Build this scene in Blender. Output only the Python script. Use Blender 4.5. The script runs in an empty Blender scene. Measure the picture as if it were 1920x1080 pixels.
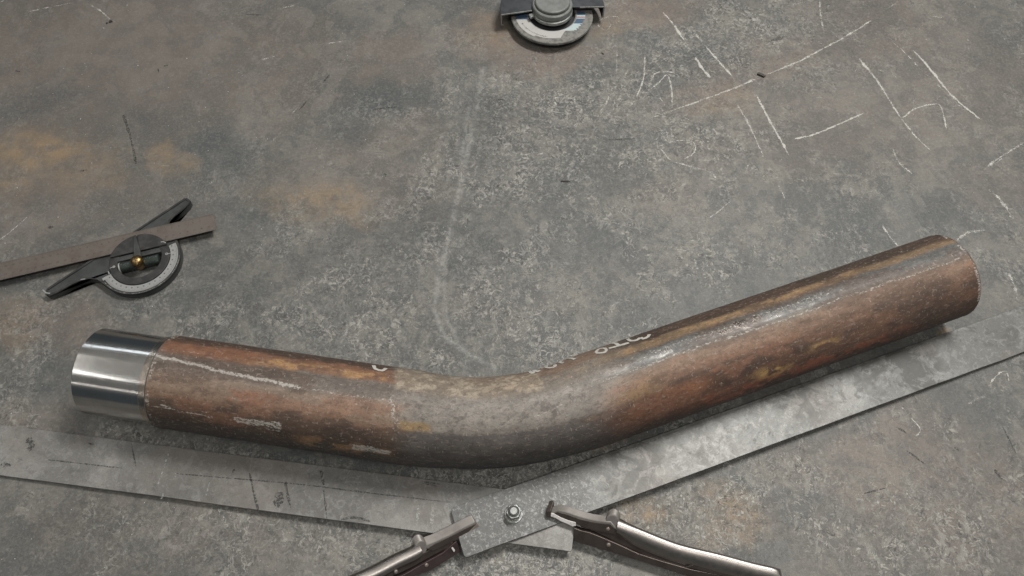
import bpy, bmesh, math, random
import numpy as np
from mathutils import Vector, Matrix
random.seed(7)
S = bpy.context.scene
COL = S.collection
R = math.radians

# ------------------------------------------------------------------ camera
H, F, TILT = 0.943, 1450.0, R(30)          # height over the table, focal length in photo pixels, tilt
cam_d = bpy.data.cameras.new('camera')
cam = bpy.data.objects.new('camera', cam_d); COL.objects.link(cam)
cam.location = (0, 0, H); cam.rotation_euler = (TILT, 0, 0)
cam_d.sensor_width = 36; cam_d.lens = 36 * F / 1920
cam_d.clip_start = 0.01; cam_d.clip_end = 50
S.camera = cam
CT, ST = math.cos(TILT), math.sin(TILT)
def P(x, y, z=0.0):
    """photo pixel -> point of the horizontal plane at height z (metres)"""
    u, v = x - 960, 540 - y
    d = Vector((u, v * CT + F * ST, v * ST - F * CT))
    return Vector((0, 0, H)) + d * ((H - z) / -d.z)
def PP(x, y, org, nrm):
    """photo pixel -> point of any plane"""
    u, v = x - 960, 540 - y
    d = Vector((u, v * CT + F * ST, v * ST - F * CT))
    c = Vector((0, 0, H))
    return c + d * ((org - c).dot(nrm) / d.dot(nrm))
def to_px(X, Y, Z):
    """numpy: world -> table map coordinates in photo pixels (used only to lay out stains)"""
    dz = Z - H
    yc = Y * CT + dz * ST; zc = -Y * ST + dz * CT
    return 960 + F * X / -zc, 540 - F * yc / -zc

# ------------------------------------------------------------------ light
W = bpy.data.worlds.new('World'); S.world = W; W.use_nodes = True
bg = W.node_tree.nodes['Background']
# the workshop's own dim light: pale ceiling overhead, darker walls all round
_n = W.node_tree.nodes; _l = W.node_tree.links
_g = _n.new('ShaderNodeTexCoord'); _s = _n.new('ShaderNodeSeparateXYZ'); _l.new(_g.outputs['Generated'], _s.inputs[0])
_r = _n.new('ShaderNodeValToRGB'); _l.new(_s.outputs['Z'], _r.inputs[0]); _r.color_ramp.interpolation = 'EASE'
_r.color_ramp.elements[0].position = 0.25; _r.color_ramp.elements[0].color = (0.115, 0.135, 0.15, 1)
_r.color_ramp.elements[1].position = 0.93; _r.color_ramp.elements[1].color = (0.62, 0.60, 0.57, 1)
_l.new(_r.outputs[0], bg.inputs[0]); bg.inputs[1].default_value = 0.50
def lamp(name, loc, tgt, sx, sy, power, col, spin=0):
    l = bpy.data.lights.new(name, 'AREA'); l.shape = 'RECTANGLE'; l.size = sx; l.size_y = sy
    l.energy = power; l.color = col
    o = bpy.data.objects.new(name, l); COL.objects.link(o)
    o.location = loc
    q = (Vector(tgt) - Vector(loc)).to_track_quat('-Z', 'Y')
    o.rotation_euler = q.to_euler()
    return o
# fluorescent tubes of the workshop: the key hangs north-east of the table, the others overhead and behind the viewer
lamp('ceiling_tube_key', (0.95, 1.38, 2.6), (0, 0.45, 0), 1.1, 0.16, 78, (1.0, 0.985, 0.95))
lamp('ceiling_tube_overhead', (0.2, -0.35, 2.1), (0.1, 0.1, 0), 1.2, 0.08, 13, (1.0, 0.99, 0.95))
lamp('ceiling_tube_left', (-2.45, 0.68, 2.7), (-0.6, 0.3, 0), 1.6, 0.055, 5, (1.0, 0.98, 0.93))
lamp('ceiling_tube_left', (-2.70, -0.03, 2.7), (-0.6, 0.3, 0), 2.2, 0.06, 6, (1.0, 0.99, 0.96))
lamp('ceiling_tube_far', (-2.3, 3.35, 2.7), (-0.6, 0.3, 0), 1.2, 0.05, 3, (0.85, 0.93, 1.0))
lamp('ceiling_tube_far', (-4.2, -3.6, 2.7), (-0.6, 0.3, 0), 2.4, 0.08, 4, (1.0, 0.95, 0.88))
S.view_settings.view_transform = 'Standard'; S.view_settings.look = 'None'
S.view_settings.exposure = 0.0; S.view_settings.gamma = 1.0
S.render.engine = 'CYCLES'

# ------------------------------------------------------------------ helpers
def link(o, parent=None):
    COL.objects.link(o)
    if parent: o.parent = parent
    return o
def thing(name, label, cat, loc=(0, 0, 0), group=None):
    o = bpy.data.objects.new(name, None); COL.objects.link(o); o.location = loc
    o.empty_display_size = 0.02
    o['label'] = label; o['category'] = cat
    if group: o['group'] = group
    return o
def tag(o, label, cat, group=None):
    o['label'] = label; o['category'] = cat
    if group: o['group'] = group
    return o
def finish(name, bm, mat, parent=None, smooth=False, bevel=0, seg=2, weighted=True):
    """world-space bmesh -> object; moved into the parent's frame"""
    me = bpy.data.meshes.new(name)
    bmesh.ops.recalc_face_normals(bm, faces=bm.faces)
    org = Vector(parent.matrix_world.translation) if parent else Vector((0, 0, 0))
    if parent:
        org = Vector(parent.location)
        p = parent.parent
        while p: org = org + Vector(p.location); p = p.parent
        bmesh.ops.translate(bm, verts=bm.verts, vec=-org)
    bm.to_mesh(me); bm.free()
    me.materials.append(mat)
    if smooth:
        me.polygons.foreach_set('use_smooth', [True] * len(me.polygons))
    o = link(bpy.data.objects.new(name, me), parent)
    if bevel:
        m = o.modifiers.new('bevel', 'BEVEL'); m.width = bevel; m.segments = seg; m.limit_method = 'ANGLE'; m.angle_limit = R(35)
        m.harden_normals = True
        me.polygons.foreach_set('use_smooth', [True] * len(me.polygons))
    return o
def prism(bm, pts, vec):
    """closed outline (3-D) extruded by vec"""
    a = [bm.verts.new(p) for p in pts]; b = [bm.verts.new(Vector(p) + Vector(vec)) for p in pts]
    bm.faces.new(a); bm.faces.new(list(reversed(b)))
    n = len(a)
    for i in range(n): bm.faces.new([a[i], b[i], b[(i + 1) % n], a[(i + 1) % n]])
def lathe(bm, org, axis, prof, n=64, a0=0, a1=2 * math.pi, ref=None, closed_prof=False):
    axis = Vector(axis).normalized()
    e1 = Vector(ref) if ref else (Vector((1, 0, 0)) if abs(axis.x) < .9 else Vector((0, 1, 0)))
    e1 = (e1 - axis * e1.dot(axis)).normalized(); e2 = axis.cross(e1)
    full = abs(a1 - a0 - 2 * math.pi) < 1e-6
    rings = []
    m = n if full else n + 1
    for i in range(m):
        a = a0 + (a1 - a0) * i / n
        rings.append([bm.verts.new(org + axis * h + (e1 * math.cos(a) + e2 * math.sin(a)) * max(r, 1e-5)) for r, h in prof])
    k = len(prof)
    for i in range(n):
        A, B = rings[i], rings[(i + 1) % m]
        for j in range(k if closed_prof else k - 1):
            bm.faces.new([A[j], A[(j + 1) % k], B[(j + 1) % k], B[j]])
    if not full and closed_prof:
        bm.faces.new(rings[0]); bm.faces.new(list(reversed(rings[-1])))
def sweep(bm, secs, cap=True):
    """secs: lists of points (same length) joined into a tube"""
    rs = [[bm.verts.new(p) for p in s] for s in secs]
    n = len(secs[0])
    for A, B in zip(rs, rs[1:]):
        for j in range(n): bm.faces.new([A[j], A[(j + 1) % n], B[(j + 1) % n], B[j]])
    if cap: bm.faces.new(rs[0]); bm.faces.new(list(reversed(rs[-1])))
def smooth_poly(pts, n=6):
    """Catmull-Rom through the points"""
    pts = [Vector(p) for p in pts]
    if len(pts) < 3 or n < 2: return pts
    q = [pts[0] * 2 - pts[1]] + pts + [pts[-1] * 2 - pts[-2]]
    out = []
    for i in range(1, len(q) - 2):
        for k in range(n):
            t = k / n
            a, b, c, d = q[i - 1], q[i], q[i + 1], q[i + 2]
            out.append(0.5 * ((2 * b) + (c - a) * t + (2 * a - 5 * b + 4 * c - d) * t * t + (3 * b - a - 3 * c + d) * t ** 3))
    out.append(pts[-1]); return out
def ribbon(bm, pts, nrms, width, jitter=0.0, taper=True):
    """flat strip lying on a surface"""
    n = len(pts); prev = None
    el = bm.verts.layers.float.get('edge') or bm.verts.layers.float.new('edge')
    for i in range(n):
        t = (pts[min(i + 1, n - 1)] - pts[max(i - 1, 0)]).normalized()
        s = nrms[i].cross(t).normalized()
        w = width * 0.5 * (1 + random.uniform(-jitter, jitter))
        if taper and i in (0, n - 1): w *= 0.45
        o = s * random.uniform(-jitter, jitter) * width * 0.25
        a = bm.verts.new(pts[i] + s * w + o); b = bm.verts.new(pts[i] - s * w + o); m = bm.verts.new(pts[i] + o)
        m[el] = 1.0 if not (taper and i in (0, n - 1)) else .3
        if prev: bm.faces.new([prev[0], prev[2], m, a]); bm.faces.new([prev[2], prev[1], b, m])
        prev = (a, b, m)

# numpy value noise ---------------------------------------------------
def _h(i, j, s):
    n = (i.astype(np.int64) * 374761393 + j.astype(np.int64) * 668265263 + s * 982451653) & 0x7fffffff
    n = ((n ^ (n >> 13)) * 1274126177) & 0x7fffffff
    return ((n ^ (n >> 16)) & 0xffff) / 65535.0
def vn(x, y, s=0):
    i = np.floor(x); j = np.floor(y); fx = x - i; fy = y - j
    fx = fx * fx * (3 - 2 * fx); fy = fy * fy * (3 - 2 * fy)
    a = _h(i, j, s); b = _h(i + 1, j, s); c = _h(i, j + 1, s); d = _h(i + 1, j + 1, s)
    return (a * (1 - fx) + b * fx) * (1 - fy) + (c * (1 - fx) + d * fx) * fy
def fbm(x, y, s=0, o=5):
    t = np.zeros_like(x); a = .5
    for k in range(o):
        t += a * (vn(x, y, s + k) - .5) * 2; x = x * 2.03 + 7.1; y = y * 2.03 + 3.3; a *= .55
    return t
def sstep(a, b, x):
    t = np.clip((x - a) / (b - a), 0, 1); return t * t * (3 - 2 * t)

# ------------------------------------------------------------------ materials
class NT:
    def __init__(s, name):
        s.m = bpy.data.materials.new(name); s.m.use_nodes = True
        s.t = s.m.node_tree; s.b = s.t.nodes['Principled BSDF']
        s.co = s.t.nodes.new('ShaderNodeTexCoord').outputs['Object']
        s.geo = None
    def n(s, typ, **k):
        o = s.t.nodes.new(typ)
        for a, b in k.items(): setattr(o, a, b)
        return o
    def lk(s, a, b): s.t.links.new(a, b)
    def set(s, sock, v):
        if hasattr(v, 'is_linked') or hasattr(v, 'links'): s.lk(v, sock)
        elif isinstance(v, (tuple, list)) and len(v) == 3 and sock.type == 'RGBA': sock.default_value = (*v, 1)
        else: sock.default_value = v
    def math(s, op, a, b=0.0, c=None, clamp=False):
        o = s.n('ShaderNodeMath', operation=op, use_clamp=clamp)
        s.set(o.inputs[0], a); s.set(o.inputs[1], b)
        if c is not None: s.set(o.inputs[2], c)
        return o.outputs[0]
    def map(s, scale=(1, 1, 1), rot=(0, 0, 0), loc=(0, 0, 0), src=None):
        o = s.n('ShaderNodeMapping'); s.lk(src or s.co, o.inputs[0])
        o.inputs['Scale'].default_value = scale; o.inputs['Rotation'].default_value = rot; o.inputs['Location'].default_value = loc
        return o.outputs[0]
    def noise(s, scale, detail=4, rough=.55, dist=0, src=None):
        o = s.n('ShaderNodeTexNoise'); s.lk(src or s.co, o.inputs['Vector'])
        o.inputs['Scale'].default_value = scale; o.inputs['Detail'].default_value = detail
        o.inputs['Roughness'].default_value = rough; o.inputs['Distortion'].default_value = dist
        return o.outputs['Fac']
    def vor(s, scale, src=None, feat='F1', out='Distance'):
        o = s.n('ShaderNodeTexVoronoi', feature=feat); s.lk(src or s.co, o.inputs['Vector'])
        o.inputs['Scale'].default_value = scale
        return o.outputs[out]
    def ramp(s, f, a, b, lo=0.0, hi=1.0):
        o = s.n('ShaderNodeMapRange', clamp=True, interpolation_type='SMOOTHSTEP'); s.lk(f, o.inputs[0])
        for i, v in enumerate((a, b, lo, hi)): o.inputs[i + 1].default_value = v
        return o.outputs[0]
    def mix(s, f, a, b, mode='MIX'):
        o = s.n('ShaderNodeMix', data_type='RGBA', blend_type=mode, clamp_factor=True)
        s.set(o.inputs[0], f); s.set(o.inputs[6], a); s.set(o.inputs[7], b)
        return o.outputs[2]
    def attr(s, name):
        o = s.n('ShaderNodeAttribute', attribute_name=name); return o
    def sep(s, c):
        o = s.n('ShaderNodeSeparateColor'); s.lk(c, o.inputs[0]); return o.outputs
    def sepv(s, c=None):
        o = s.n('ShaderNodeSeparateXYZ'); s.lk(c or s.co, o.inputs[0]); return o.outputs
    def out(s, col=None, rough=None, metal=None, bump=None, bs=.3, bd=.001, spec=None, alpha=None):
        if col is not None: s.set(s.b.inputs['Base Color'], col)
        if rough is not None: s.set(s.b.inputs['Roughness'], rough)
        if metal is not None: s.set(s.b.inputs['Metallic'], metal)
        if spec is not None: s.set(s.b.inputs['Specular IOR Level'], spec)
        if alpha is not None: s.set(s.b.inputs['Alpha'], alpha)
        if bump is not None:
            o = s.n('ShaderNodeBump'); o.inputs['Strength'].default_value = bs; o.inputs['Distance'].default_value = bd
            s.lk(bump, o.inputs['Height']); s.lk(o.outputs[0], s.b.inputs['Normal'])
        return s.m
M = {}
# dusty steel table: stain map in two vertex attributes, grain and crust in nodes
t = NT('table_steel')
a1 = t.sep(t.attr('stain').outputs['Color']); a2 = t.sep(t.attr('stain_two').outputs['Color'])
warp = t.n('ShaderNodeVectorMath', operation='MULTIPLY_ADD')
nz = t.n('ShaderNodeTexNoise'); t.lk(t.co, nz.inputs['Vector']); nz.inputs['Scale'].default_value = 60; nz.inputs['Detail'].default_value = 3
t.lk(nz.outputs['Color'], warp.inputs[0]); warp.inputs[1].default_value = (.012, .012, 0); t.lk(t.co, warp.inputs[2])
wv = warp.outputs[0]
big = t.noise(5, 5, .6)
mid = t.noise(26, 6, .62, .3, src=wv)
fine = t.noise(260, 5, .65)
grain = t.noise(900, 3, .6)
col = t.mix(t.ramp(big, .40, .60), (.094, .093, .087), (.148, .141, .128))
pt = t.ramp(t.noise(17, 7, .66, .5, src=t.map((1, 1, 1), (0, 0, .3), (1, 6, 0), src=wv)), .47, .53)
col = t.mix(t.math('MULTIPLY', pt, .55), col, (.078, .082, .081))
pt2 = t.ramp(t.noise(11, 7, .66, .5, src=t.map((1.4, 1, 1), (0, 0, .6), (4, 2, 0), src=wv)), .52, .58)
col = t.mix(t.math('MULTIPLY', pt2, .46), col, (.19, .179, .157))
col = t.mix(t.math('MULTIPLY', a1[0], t.ramp(t.noise(22, 7, .66), .40, .56, .60, 1)), col, (.160, .131, .110))         # brown
col = t.mix(t.math('MULTIPLY', a1[2], t.ramp(mid, .36, .56, .5, 1)), col, (.066, .073, .075))                       # blue grey patches
col = t.mix(t.math('MULTIPLY', a2[0], t.ramp(t.noise(36, 7, .68), .40, .58, .30, .9)), col, (.265, .185, .105))      # ochre
cm = t.noise(13, 6, .64)
sm_ = t.math('SUBTRACT', 1, t.math('MULTIPLY', a2[2], .80))
cmask = t.math('MULTIPLY', t.math('ADD', t.ramp(cm, .48, .58, .02, .62), a1[1], clamp=True), sm_)
# flakes: sharp-edged islands at three sizes, dark first, then pale
fd = t.ramp(t.noise(46, 7, .70, .9, src=t.map((1, 1.5, 1), (0, 0, .6), (2, 1, 0), src=wv)), .495, .535)
col = t.mix(t.math('MULTIPLY', fd, t.math('MULTIPLY', sm_, t.math('MULTIPLY_ADD', cmask, .32, .28))), col, (.070, .069, .066))
fl = t.ramp(t.noise(58, 8, .74, 1.2, src=t.map((1.5, 1, 1), (0, 0, .5), (7, 3, 0), src=wv)), .515, .550)
col = t.mix(t.math('MULTIPLY', fl, t.math('MULTIPLY_ADD', cmask, .58, .08)), col, (.235, .226, .205))
cr = t.ramp(t.noise(120, 7, .76, 1.4, src=wv), .530, .575)
crm = t.math('MULTIPLY', cr, t.math('MULTIPLY_ADD', a1[1], .35, cmask), clamp=True)
col = t.mix(t.math('MULTIPLY', crm, .60), col, (.39, .375, .34))
cr2 = t.ramp(t.noise(300, 5, .75, .8, src=wv), .545, .61)
col = t.mix(t.math('MULTIPLY', cr2, t.math('MULTIPLY_ADD', t.math('MULTIPLY', a1[1], a1[1]), .50, .05)), col, (.50, .485, .45))
dk = t.ramp(t.noise(105, 7, .76, .9, src=t.map((1, 1, 1), (0, 0, .4), (5, 3, 1))), .565, .610)
col = t.mix(t.math('MULTIPLY', dk, t.math('MULTIPLY', sm_, t.math('MULTIPLY_ADD', cmask, .55, .30))), col, (.045, .043, .040))
# short oriented nicks, two directions
n1 = t.ramp(t.noise(1, 3, .5, .3, src=t.map((70, 330, 1), (0, 0, R(-52)))), .70, .76)
n2 = t.ramp(t.noise(1, 3, .5, .3, src=t.map((60, 420, 1), (0, 0, R(-20)), (3, 9, 0))), .71, .76)
col = t.mix(t.math('MULTIPLY', t.math('MAXIMUM', n1, n2), .55), col, (.055, .054, .052))
n3 = t.ramp(t.noise(1, 3, .5, .3, src=t.map((45, 520, 1), (0, 0, R(35)), (13, 2, 0))), .71, .77)
col = t.mix(t.math('MULTIPLY', n3, .5), col, (.34, .33, .31))
col = t.mix(t.math('MULTIPLY', a2[1], t.ramp(t.noise(160, 5, .7), .42, .56, .25, .85)), col, (.27, .268, .25))                                                  # pale rubbed lines
col = t.mix(t.math('MULTIPLY', t.math('SUBTRACT', fine, .5), 1.0), col, (.40, .38, .35))
gr = t.math('MULTIPLY_ADD', grain, .7, .69)
col = t.mix(1.0, col, t.n('ShaderNodeCombineColor').outputs[0], 'MULTIPLY') if False else col
hv = t.n('ShaderNodeHueSaturation'); t.lk(col, hv.inputs['Color']); t.lk(gr, hv.inputs['Value'])
hgt = t.math('ADD', t.math('MULTIPLY', crm, .9), t.math('ADD', t.math('MULTIPLY', fine, .5), t.math('MULTIPLY', t.math('MAXIMUM', n1, n2), -.6)))
M['table'] = t.out(hv.outputs[0], t.ramp(fine, .3, .7, .48, .68), .15, hgt, .35, .0009, spec=.35)

# chalk: crumbly, broken by the steel's grain
t = NT('chalk')
c = t.noise(700, 4, .75); c2 = t.noise(95, 3, .6)
at = t.math('MULTIPLY', t.attr('strength').outputs['Fac'], t.math('MULTIPLY_ADD', t.attr('edge').outputs['Fac'], .62, .38))
th = t.math('SUBTRACT', t.math('ADD', t.math('MULTIPLY', c, 1.25), t.math('MULTIPLY', c2, .7)), t.math('SUBTRACT', 1.19, t.math('MULTIPLY', at, .41)))
M['chalk'] = t.out((.50, .485, .45), .95, 0, spec=.1, alpha=t.ramp(th, -.04, .16, 0, .92))
t = NT('dark_score')
c = t.noise(400, 4, .7)
M['score'] = t.out((.045, .045, .043), .7, 0, alpha=t.ramp(c, .40, .56, .0, .62))
t = NT('pale_scratch')
c = t.noise(300, 4, .7)
M['scratch'] = t.out((.36, .36, .34), .5, .3, alpha=t.ramp(c, .42, .58, .0, .8))

def metal(name, base, rough, dirt=None, dk=.5, scale=60, bump=.1, mt=1.0):
    t = NT(name)
    a = t.noise(scale, 6, .65); b = t.noise(scale * 7, 4, .6)
    col = t.mix(t.ramp(a, .42, .66, 0, dk), base, dirt or tuple(x * .4 for x in base))
    return t.out(col, t.math('MULTIPLY_ADD', b, .25, rough - .12), mt, b, bump, .0004)
M['chrome'] = metal('plier_nickel', (.36, .33, .305), .40, (.24, .215, .195), .4, 25, .0)
M['jaw'] = metal('plier_jaw_steel', (.25, .21, .185), .40, (.12, .085, .07), .6, 90, .08, .45)
M['jaw_top'] = metal('plier_jaw_plain', (.185, .168, .155), .42, (.11, .095, .085), .5, 60, .1, .25)
M['jaw_worn'] = metal('plier_jaw_worn', (.68, .65, .62), .5, (.30, .27, .25), .5, 300, .3, .2)
M['plier_side'] = metal('plier_shaded_steel', (.085, .068, .060), .36, (.05, .038, .032), .6, 70, .04, .6)  # base darkened in place of shade and dark reflections on the sides
M['nut'] = metal('bolt_steel', (.34, .34, .33), .36, (.10, .10, .10), .7, 160, .3, .9)
M['black_enamel'] = metal('black_enamel', (.024, .024, .024), .55, (.075, .07, .065), .5, 80, .15, .1)
M['grey_casting'] = metal('grey_casting', (.062, .066, .064), .42, (.028, .028, .028), .6, 50, .15, .25)
M['ruler'] = metal('ruler_steel', (.165, .142, .125), .5, (.12, .095, .078), .6, 40, .12, .45)
M['dial_white'] = metal('dial_satin', (.31, .31, .305), .45, (.27, .27, .26), .5, 120, .1, .25)
M['brass'] = metal('brass', (.34, .23, .10), .3, (.16, .09, .04), .7, 300, .4, 1.0)
M['vial'] = metal('vial_holder', (.045, .055, .05), .25, (.02, .025, .02), .5, 50, .05, .3)
M['guard'] = metal('guard_steel', (.07, .075, .082), .48, (.035, .035, .038), .6, 60, .2, .35)
M['guard_edge'] = metal('guard_edge', (.32, .32, .31), .5, (.15, .15, .14), .5, 100, .3, .5)
M['gear'] = metal('gear_housing', (.21, .215, .205), .5, (.10, .10, .095), .5, 50, .2, .35)
M['collar'] = metal('collar_zinc', (.33, .335, .32), .42, (.15, .15, .14), .7, 120, .3, .6)
M['abrasive'] = metal('abrasive', (.20, .195, .18), .9, (.09, .088, .08), .8, 150, 1.0, 0)
M['recess_shade'] = metal('recess_shade', (.028, .028, .030), .5, (.05, .05, .05), .5, 60, .2, 0)  # black base colour standing in for shade in recesses
M['dark_body'] = metal('dark_body', (.03, .045, .05), .45, (.02, .02, .02), .5, 40, .1, 0)
M['chip'] = metal('chip_steel', (.075, .068, .06), .5, (.03, .03, .03), .6, 200, .3, .5)
M['print'] = metal('scale_print', (.05, .045, .04), .6, (.10, .08, .07), .6, 900, 0, 0)
M['paint_white'] = metal('paint_marker', (.46, .44, .40), .7, (.35, .33, .30), .6, 200, .2, 0)
t = NT('glint_grit'); M['grit'] = t.out((.85, .85, .83), .35, .2)  # near-white base colour stands in for glints of the grains

# machined steel: fine turning lines round the axis
t = NT('turned_steel')
uv = t.n('ShaderNodeUVMap'); uv.uv_map = 'UVMap'
ln = t.noise(1, 4, .7, src=t.map((900, 3, 1), src=uv.outputs[0])); bl = t.noise(30, 5, .6)
fn = t.noise(1, 2, .6, src=t.map((3500, 12, 1), src=uv.outputs[0]))
col = t.mix(t.ramp(bl, .4, .7, 0, .35), (.56, .55, .53), (.36, .34, .32))
col = t.mix(t.ramp(ln, .35, .7, 0, .3), col, (.40, .39, .37))
M['turned'] = t.out(col, t.math('MULTIPLY_ADD', bl, .10, .11), 1.0, t.math('ADD', ln, fn), .03, .0001)

# rusty pipe: colour, with some shade and highlight, worked out per vertex, flecks and grain in nodes
t = NT('rusty_pipe')
al = t.attr('albedo').outputs['Color']; k = t.sep(t.attr('scale_map').outputs['Color'])
uv = t.n('ShaderNodeUVMap'); uv.uv_map = 'UVMap'; U = uv.outputs[0]
f1 = t.noise(1, 7, .72, .8, src=t.map((160, 210, 1), src=U)); f2 = t.noise(1, 4, .65, src=t.map((600, 700, 1), src=U))
f3 = t.noise(1, 4, .6, .4, src=t.map((120, 340, 1), (0, 0, 0), (4, 8, 0), src=U))
hs = t.n('ShaderNodeHueSaturation'); t.lk(al, hs.inputs['Color'])
t.lk(t.math('ADD', t.math('MULTIPLY_ADD', f1, .8, .60), t.math('MULTIPLY', t.math('SUBTRACT', f2, .5), .9)), hs.inputs['Value'])
col = hs.outputs[0]
col = t.mix(t.math('MULTIPLY', t.ramp(t.noise(1, 5, .7, .6, src=t.map((190, 330, 1), (0, 0, 0), (9, 3, 0), src=U)), .53, .58), .34), col, (.05, .034, .027))
col = t.mix(t.math('MULTIPLY', t.ramp(f3, .58, .63), .30), col, (.33, .255, .21))
f4 = t.noise(1, 3, .6, .3, src=t.map((420, 160, 1), (0, 0, 0), (1, 5, 0), src=U))
col = t.mix(t.math('MULTIPLY', t.ramp(f4, .635, .68), .45), col, (.40, .33, .28))
wc = t.noise(1, 5, .75, .5, src=t.map((260, 420, 1), (0, 0, .2), (2, 1, 0), src=U))
wm = t.math('SUBTRACT', t.math('ADD', wc, t.math('MULTIPLY', k[0], .42)), .80)
col = t.mix(t.ramp(wm, -.02, .10, 0, .8), col, (.44, .41, .37))
rg = t.math('SUBTRACT', .74, t.math('MULTIPLY', k[1], .30))
rg = t.math('ADD', rg, t.math('MULTIPLY', t.math('SUBTRACT', f2, .5), .25))
M['pipe'] = t.out(col, rg, t.math('MULTIPLY', k[1], .25), t.math('ADD', t.math('MULTIPLY', f2, .6), t.math('ADD', f1, t.math('MULTIPLY', t.ramp(wm, -.02, .1), .5))), .35, .0006, spec=.5)

# flat bars: blotchy galvanised-looking grey
def bar_mat(name, base, dark, pit_center=None):
    t = NT(name)
    a = t.noise(11, 7, .66, .3); b = t.noise(48, 8, .72, .9); c = t.noise(400, 4, .6)
    col = t.mix(t.ramp(a, .44, .56), base, tuple(x * .72 for x in base))
    sm = t.ramp(t.noise(6, 6, .62, .3, src=t.map((1, 1, 1), (0, 0, 0), (5, 8, 0))), .47, .60)
    col = t.mix(t.math('MULTIPLY', sm, .35 + .25 * dark), col, (.115, .11, .10))
    col = t.mix(t.ramp(t.noise(24, 8, .7, .6, src=t.map((1, 1, 1), (0, 0, 0), (3, 3, 0))), .55, .60, 0, .28 + dark * .4), col, (.10, .095, .088))
    col = t.mix(t.ramp(b, .575, .62, 0, .35 + dark * .3), col, (.085, .08, .074))
    w = t.noise(85, 8, .74, 1.2)
    col = t.mix(t.ramp(w, .52, .58, 0, .30), col, (.33, .328, .31))
    br = t.noise(7, 5, .6, .2, src=t.map((1, 1, 1), (0, 0, 0), (7, 1, 0)))
    col = t.mix(t.ramp(br, .50, .60, 0, .35), col, (.175, .152, .135))
    f = t.noise(160, 6, .7, .8)
    col = t.mix(t.ramp(f, .56, .62, 0, .45), col, (.12, .115, .108))
    sc = t.ramp(t.noise(1, 3, .5, .2, src=t.map((25, 600, 1), (0, 0, R(-20)))), .66, .74)
    col = t.mix(t.math('MULTIPLY', sc, .35), col, (.10, .10, .096))
    hv = t.n('ShaderNodeHueSaturation'); t.lk(col, hv.inputs['Color']); t.lk(t.math('MULTIPLY_ADD', t.noise(700, 3, .6), .7, .65), hv.inputs['Value']); col = hv.outputs[0]
    hg = t.math('MULTIPLY', c, .5)
    rg = t.math('MULTIPLY_ADD', b, .25, .34)
    if dark:
        for cpx, rr in (((1690, 690), .085), ((1500, 750), .05), ((1180, 870), .06)):
            d = t.n('ShaderNodeVectorMath', operation='DISTANCE'); t.lk(t.co, d.inputs[0]); d.inputs[1].default_value = tuple(P(*cpx, .006) - PIV)
            m_ = t.ramp(d.outputs['Value'], rr * .4, rr, 1, 0)
            col = t.mix(t.math('MULTIPLY', m_, t.ramp(t.noise(38, 8, .72, .6), .46, .54, .1, .85)), col, (.075, .072, .066))
    if pit_center is not None:
        d = t.n('ShaderNodeVectorMath', operation='DISTANCE'); t.lk(t.co, d.inputs[0]); d.inputs[1].default_value = pit_center
        pm = t.ramp(t.math('ADD', d.outputs['Value'], t.math('MULTIPLY', t.math('SUBTRACT', a, .5), .12)), .075, .15, 1, 0)
        pn = t.noise(230, 5, .7, .9)
        pc = t.mix(t.ramp(pn, .50, .66), (.098, .098, .094), (.27, .268, .255))
        pc = t.mix(t.ramp(t.noise(180, 5, .7), .54, .66, 0, .7), pc, (.055, .052, .05))
        col = t.mix(t.math('MULTIPLY', pm, .85), col, pc)
        hg = t.math('ADD', hg, t.math('MULTIPLY', pm, t.math('MULTIPLY', pn, 1.2)))
    return t.out(col, rg, .3, hg, .35, .0006)
PIV = P(961, 958, .019)
M['bar_r'] = bar_mat('flat_bar_mottled', (.200, .199, .188), 1, tuple(PIV - Vector((.045, .03, 0)) - PIV + Vector((.03, .02, 0))))
M['bar_l'] = bar_mat('flat_bar_smooth', (.238, .230, .216), 0)
M['bar_edge'] = metal('sawn_edge', (.07, .065, .06), .6, (.03, .03, .03), .6, 120, .3, .3)

# grinding-wheel label: flat print, stripes across the paper, shaded blue included
t = NT('wheel_label')
x, y, z = t.sepv()[0:3]
def ramp_const(t, f, stops, lo, hi):
    mr = t.n('ShaderNodeMapRange'); t.lk(f, mr.inputs[0]); mr.inputs[1].default_value = lo; mr.inputs[2].default_value = hi
    r = t.n('ShaderNodeValToRGB'); r.color_ramp.interpolation = 'CONSTANT'; t.lk(mr.outputs[0], r.inputs[0])
    e = r.color_ramp.elements
    e[0].position = 0; e[0].color = (*stops[0][1], 1)
    e[1].position = (stops[1][0] - lo) / (hi - lo); e[1].color = (*stops[1][1], 1)
    for p, c in stops[2:]:
        n = e.new((p - lo) / (hi - lo)); n.color = (*c, 1)
    return r.outputs[0]
wh = (.43, .42, .40); bl = (.07, .115, .18); rd = (.27, .07, .09); pale = (.42, .50, .51); nv = (.025, .03, .10)
left = ramp_const(t, y, [(-.07, wh), (-.0135, bl), (-.003, (.13, .2, .3)), (0, bl), (.003, wh), (.0045, nv), (.012, (.12, .03, .10)), (.014, nv)], -.07, .07)  # navy end is the blue in shade, painted into the print
right = ramp_const(t, y, [(-.07, wh), (-.040, pale), (-.024, bl), (-.012, wh), (-.009, rd), (-.007, pale), (-.003, bl), (.008, rd), (.0105, wh), (.02, bl)], -.07, .07)
col = t.mix(t.ramp(x, -.001, .001), left, right)
M['label'] = t.out(t.mix(t.ramp(t.noise(60, 5, .6), .5, .75, 0, .4), col, (.25, .24, .23)), .42, .1)

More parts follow.
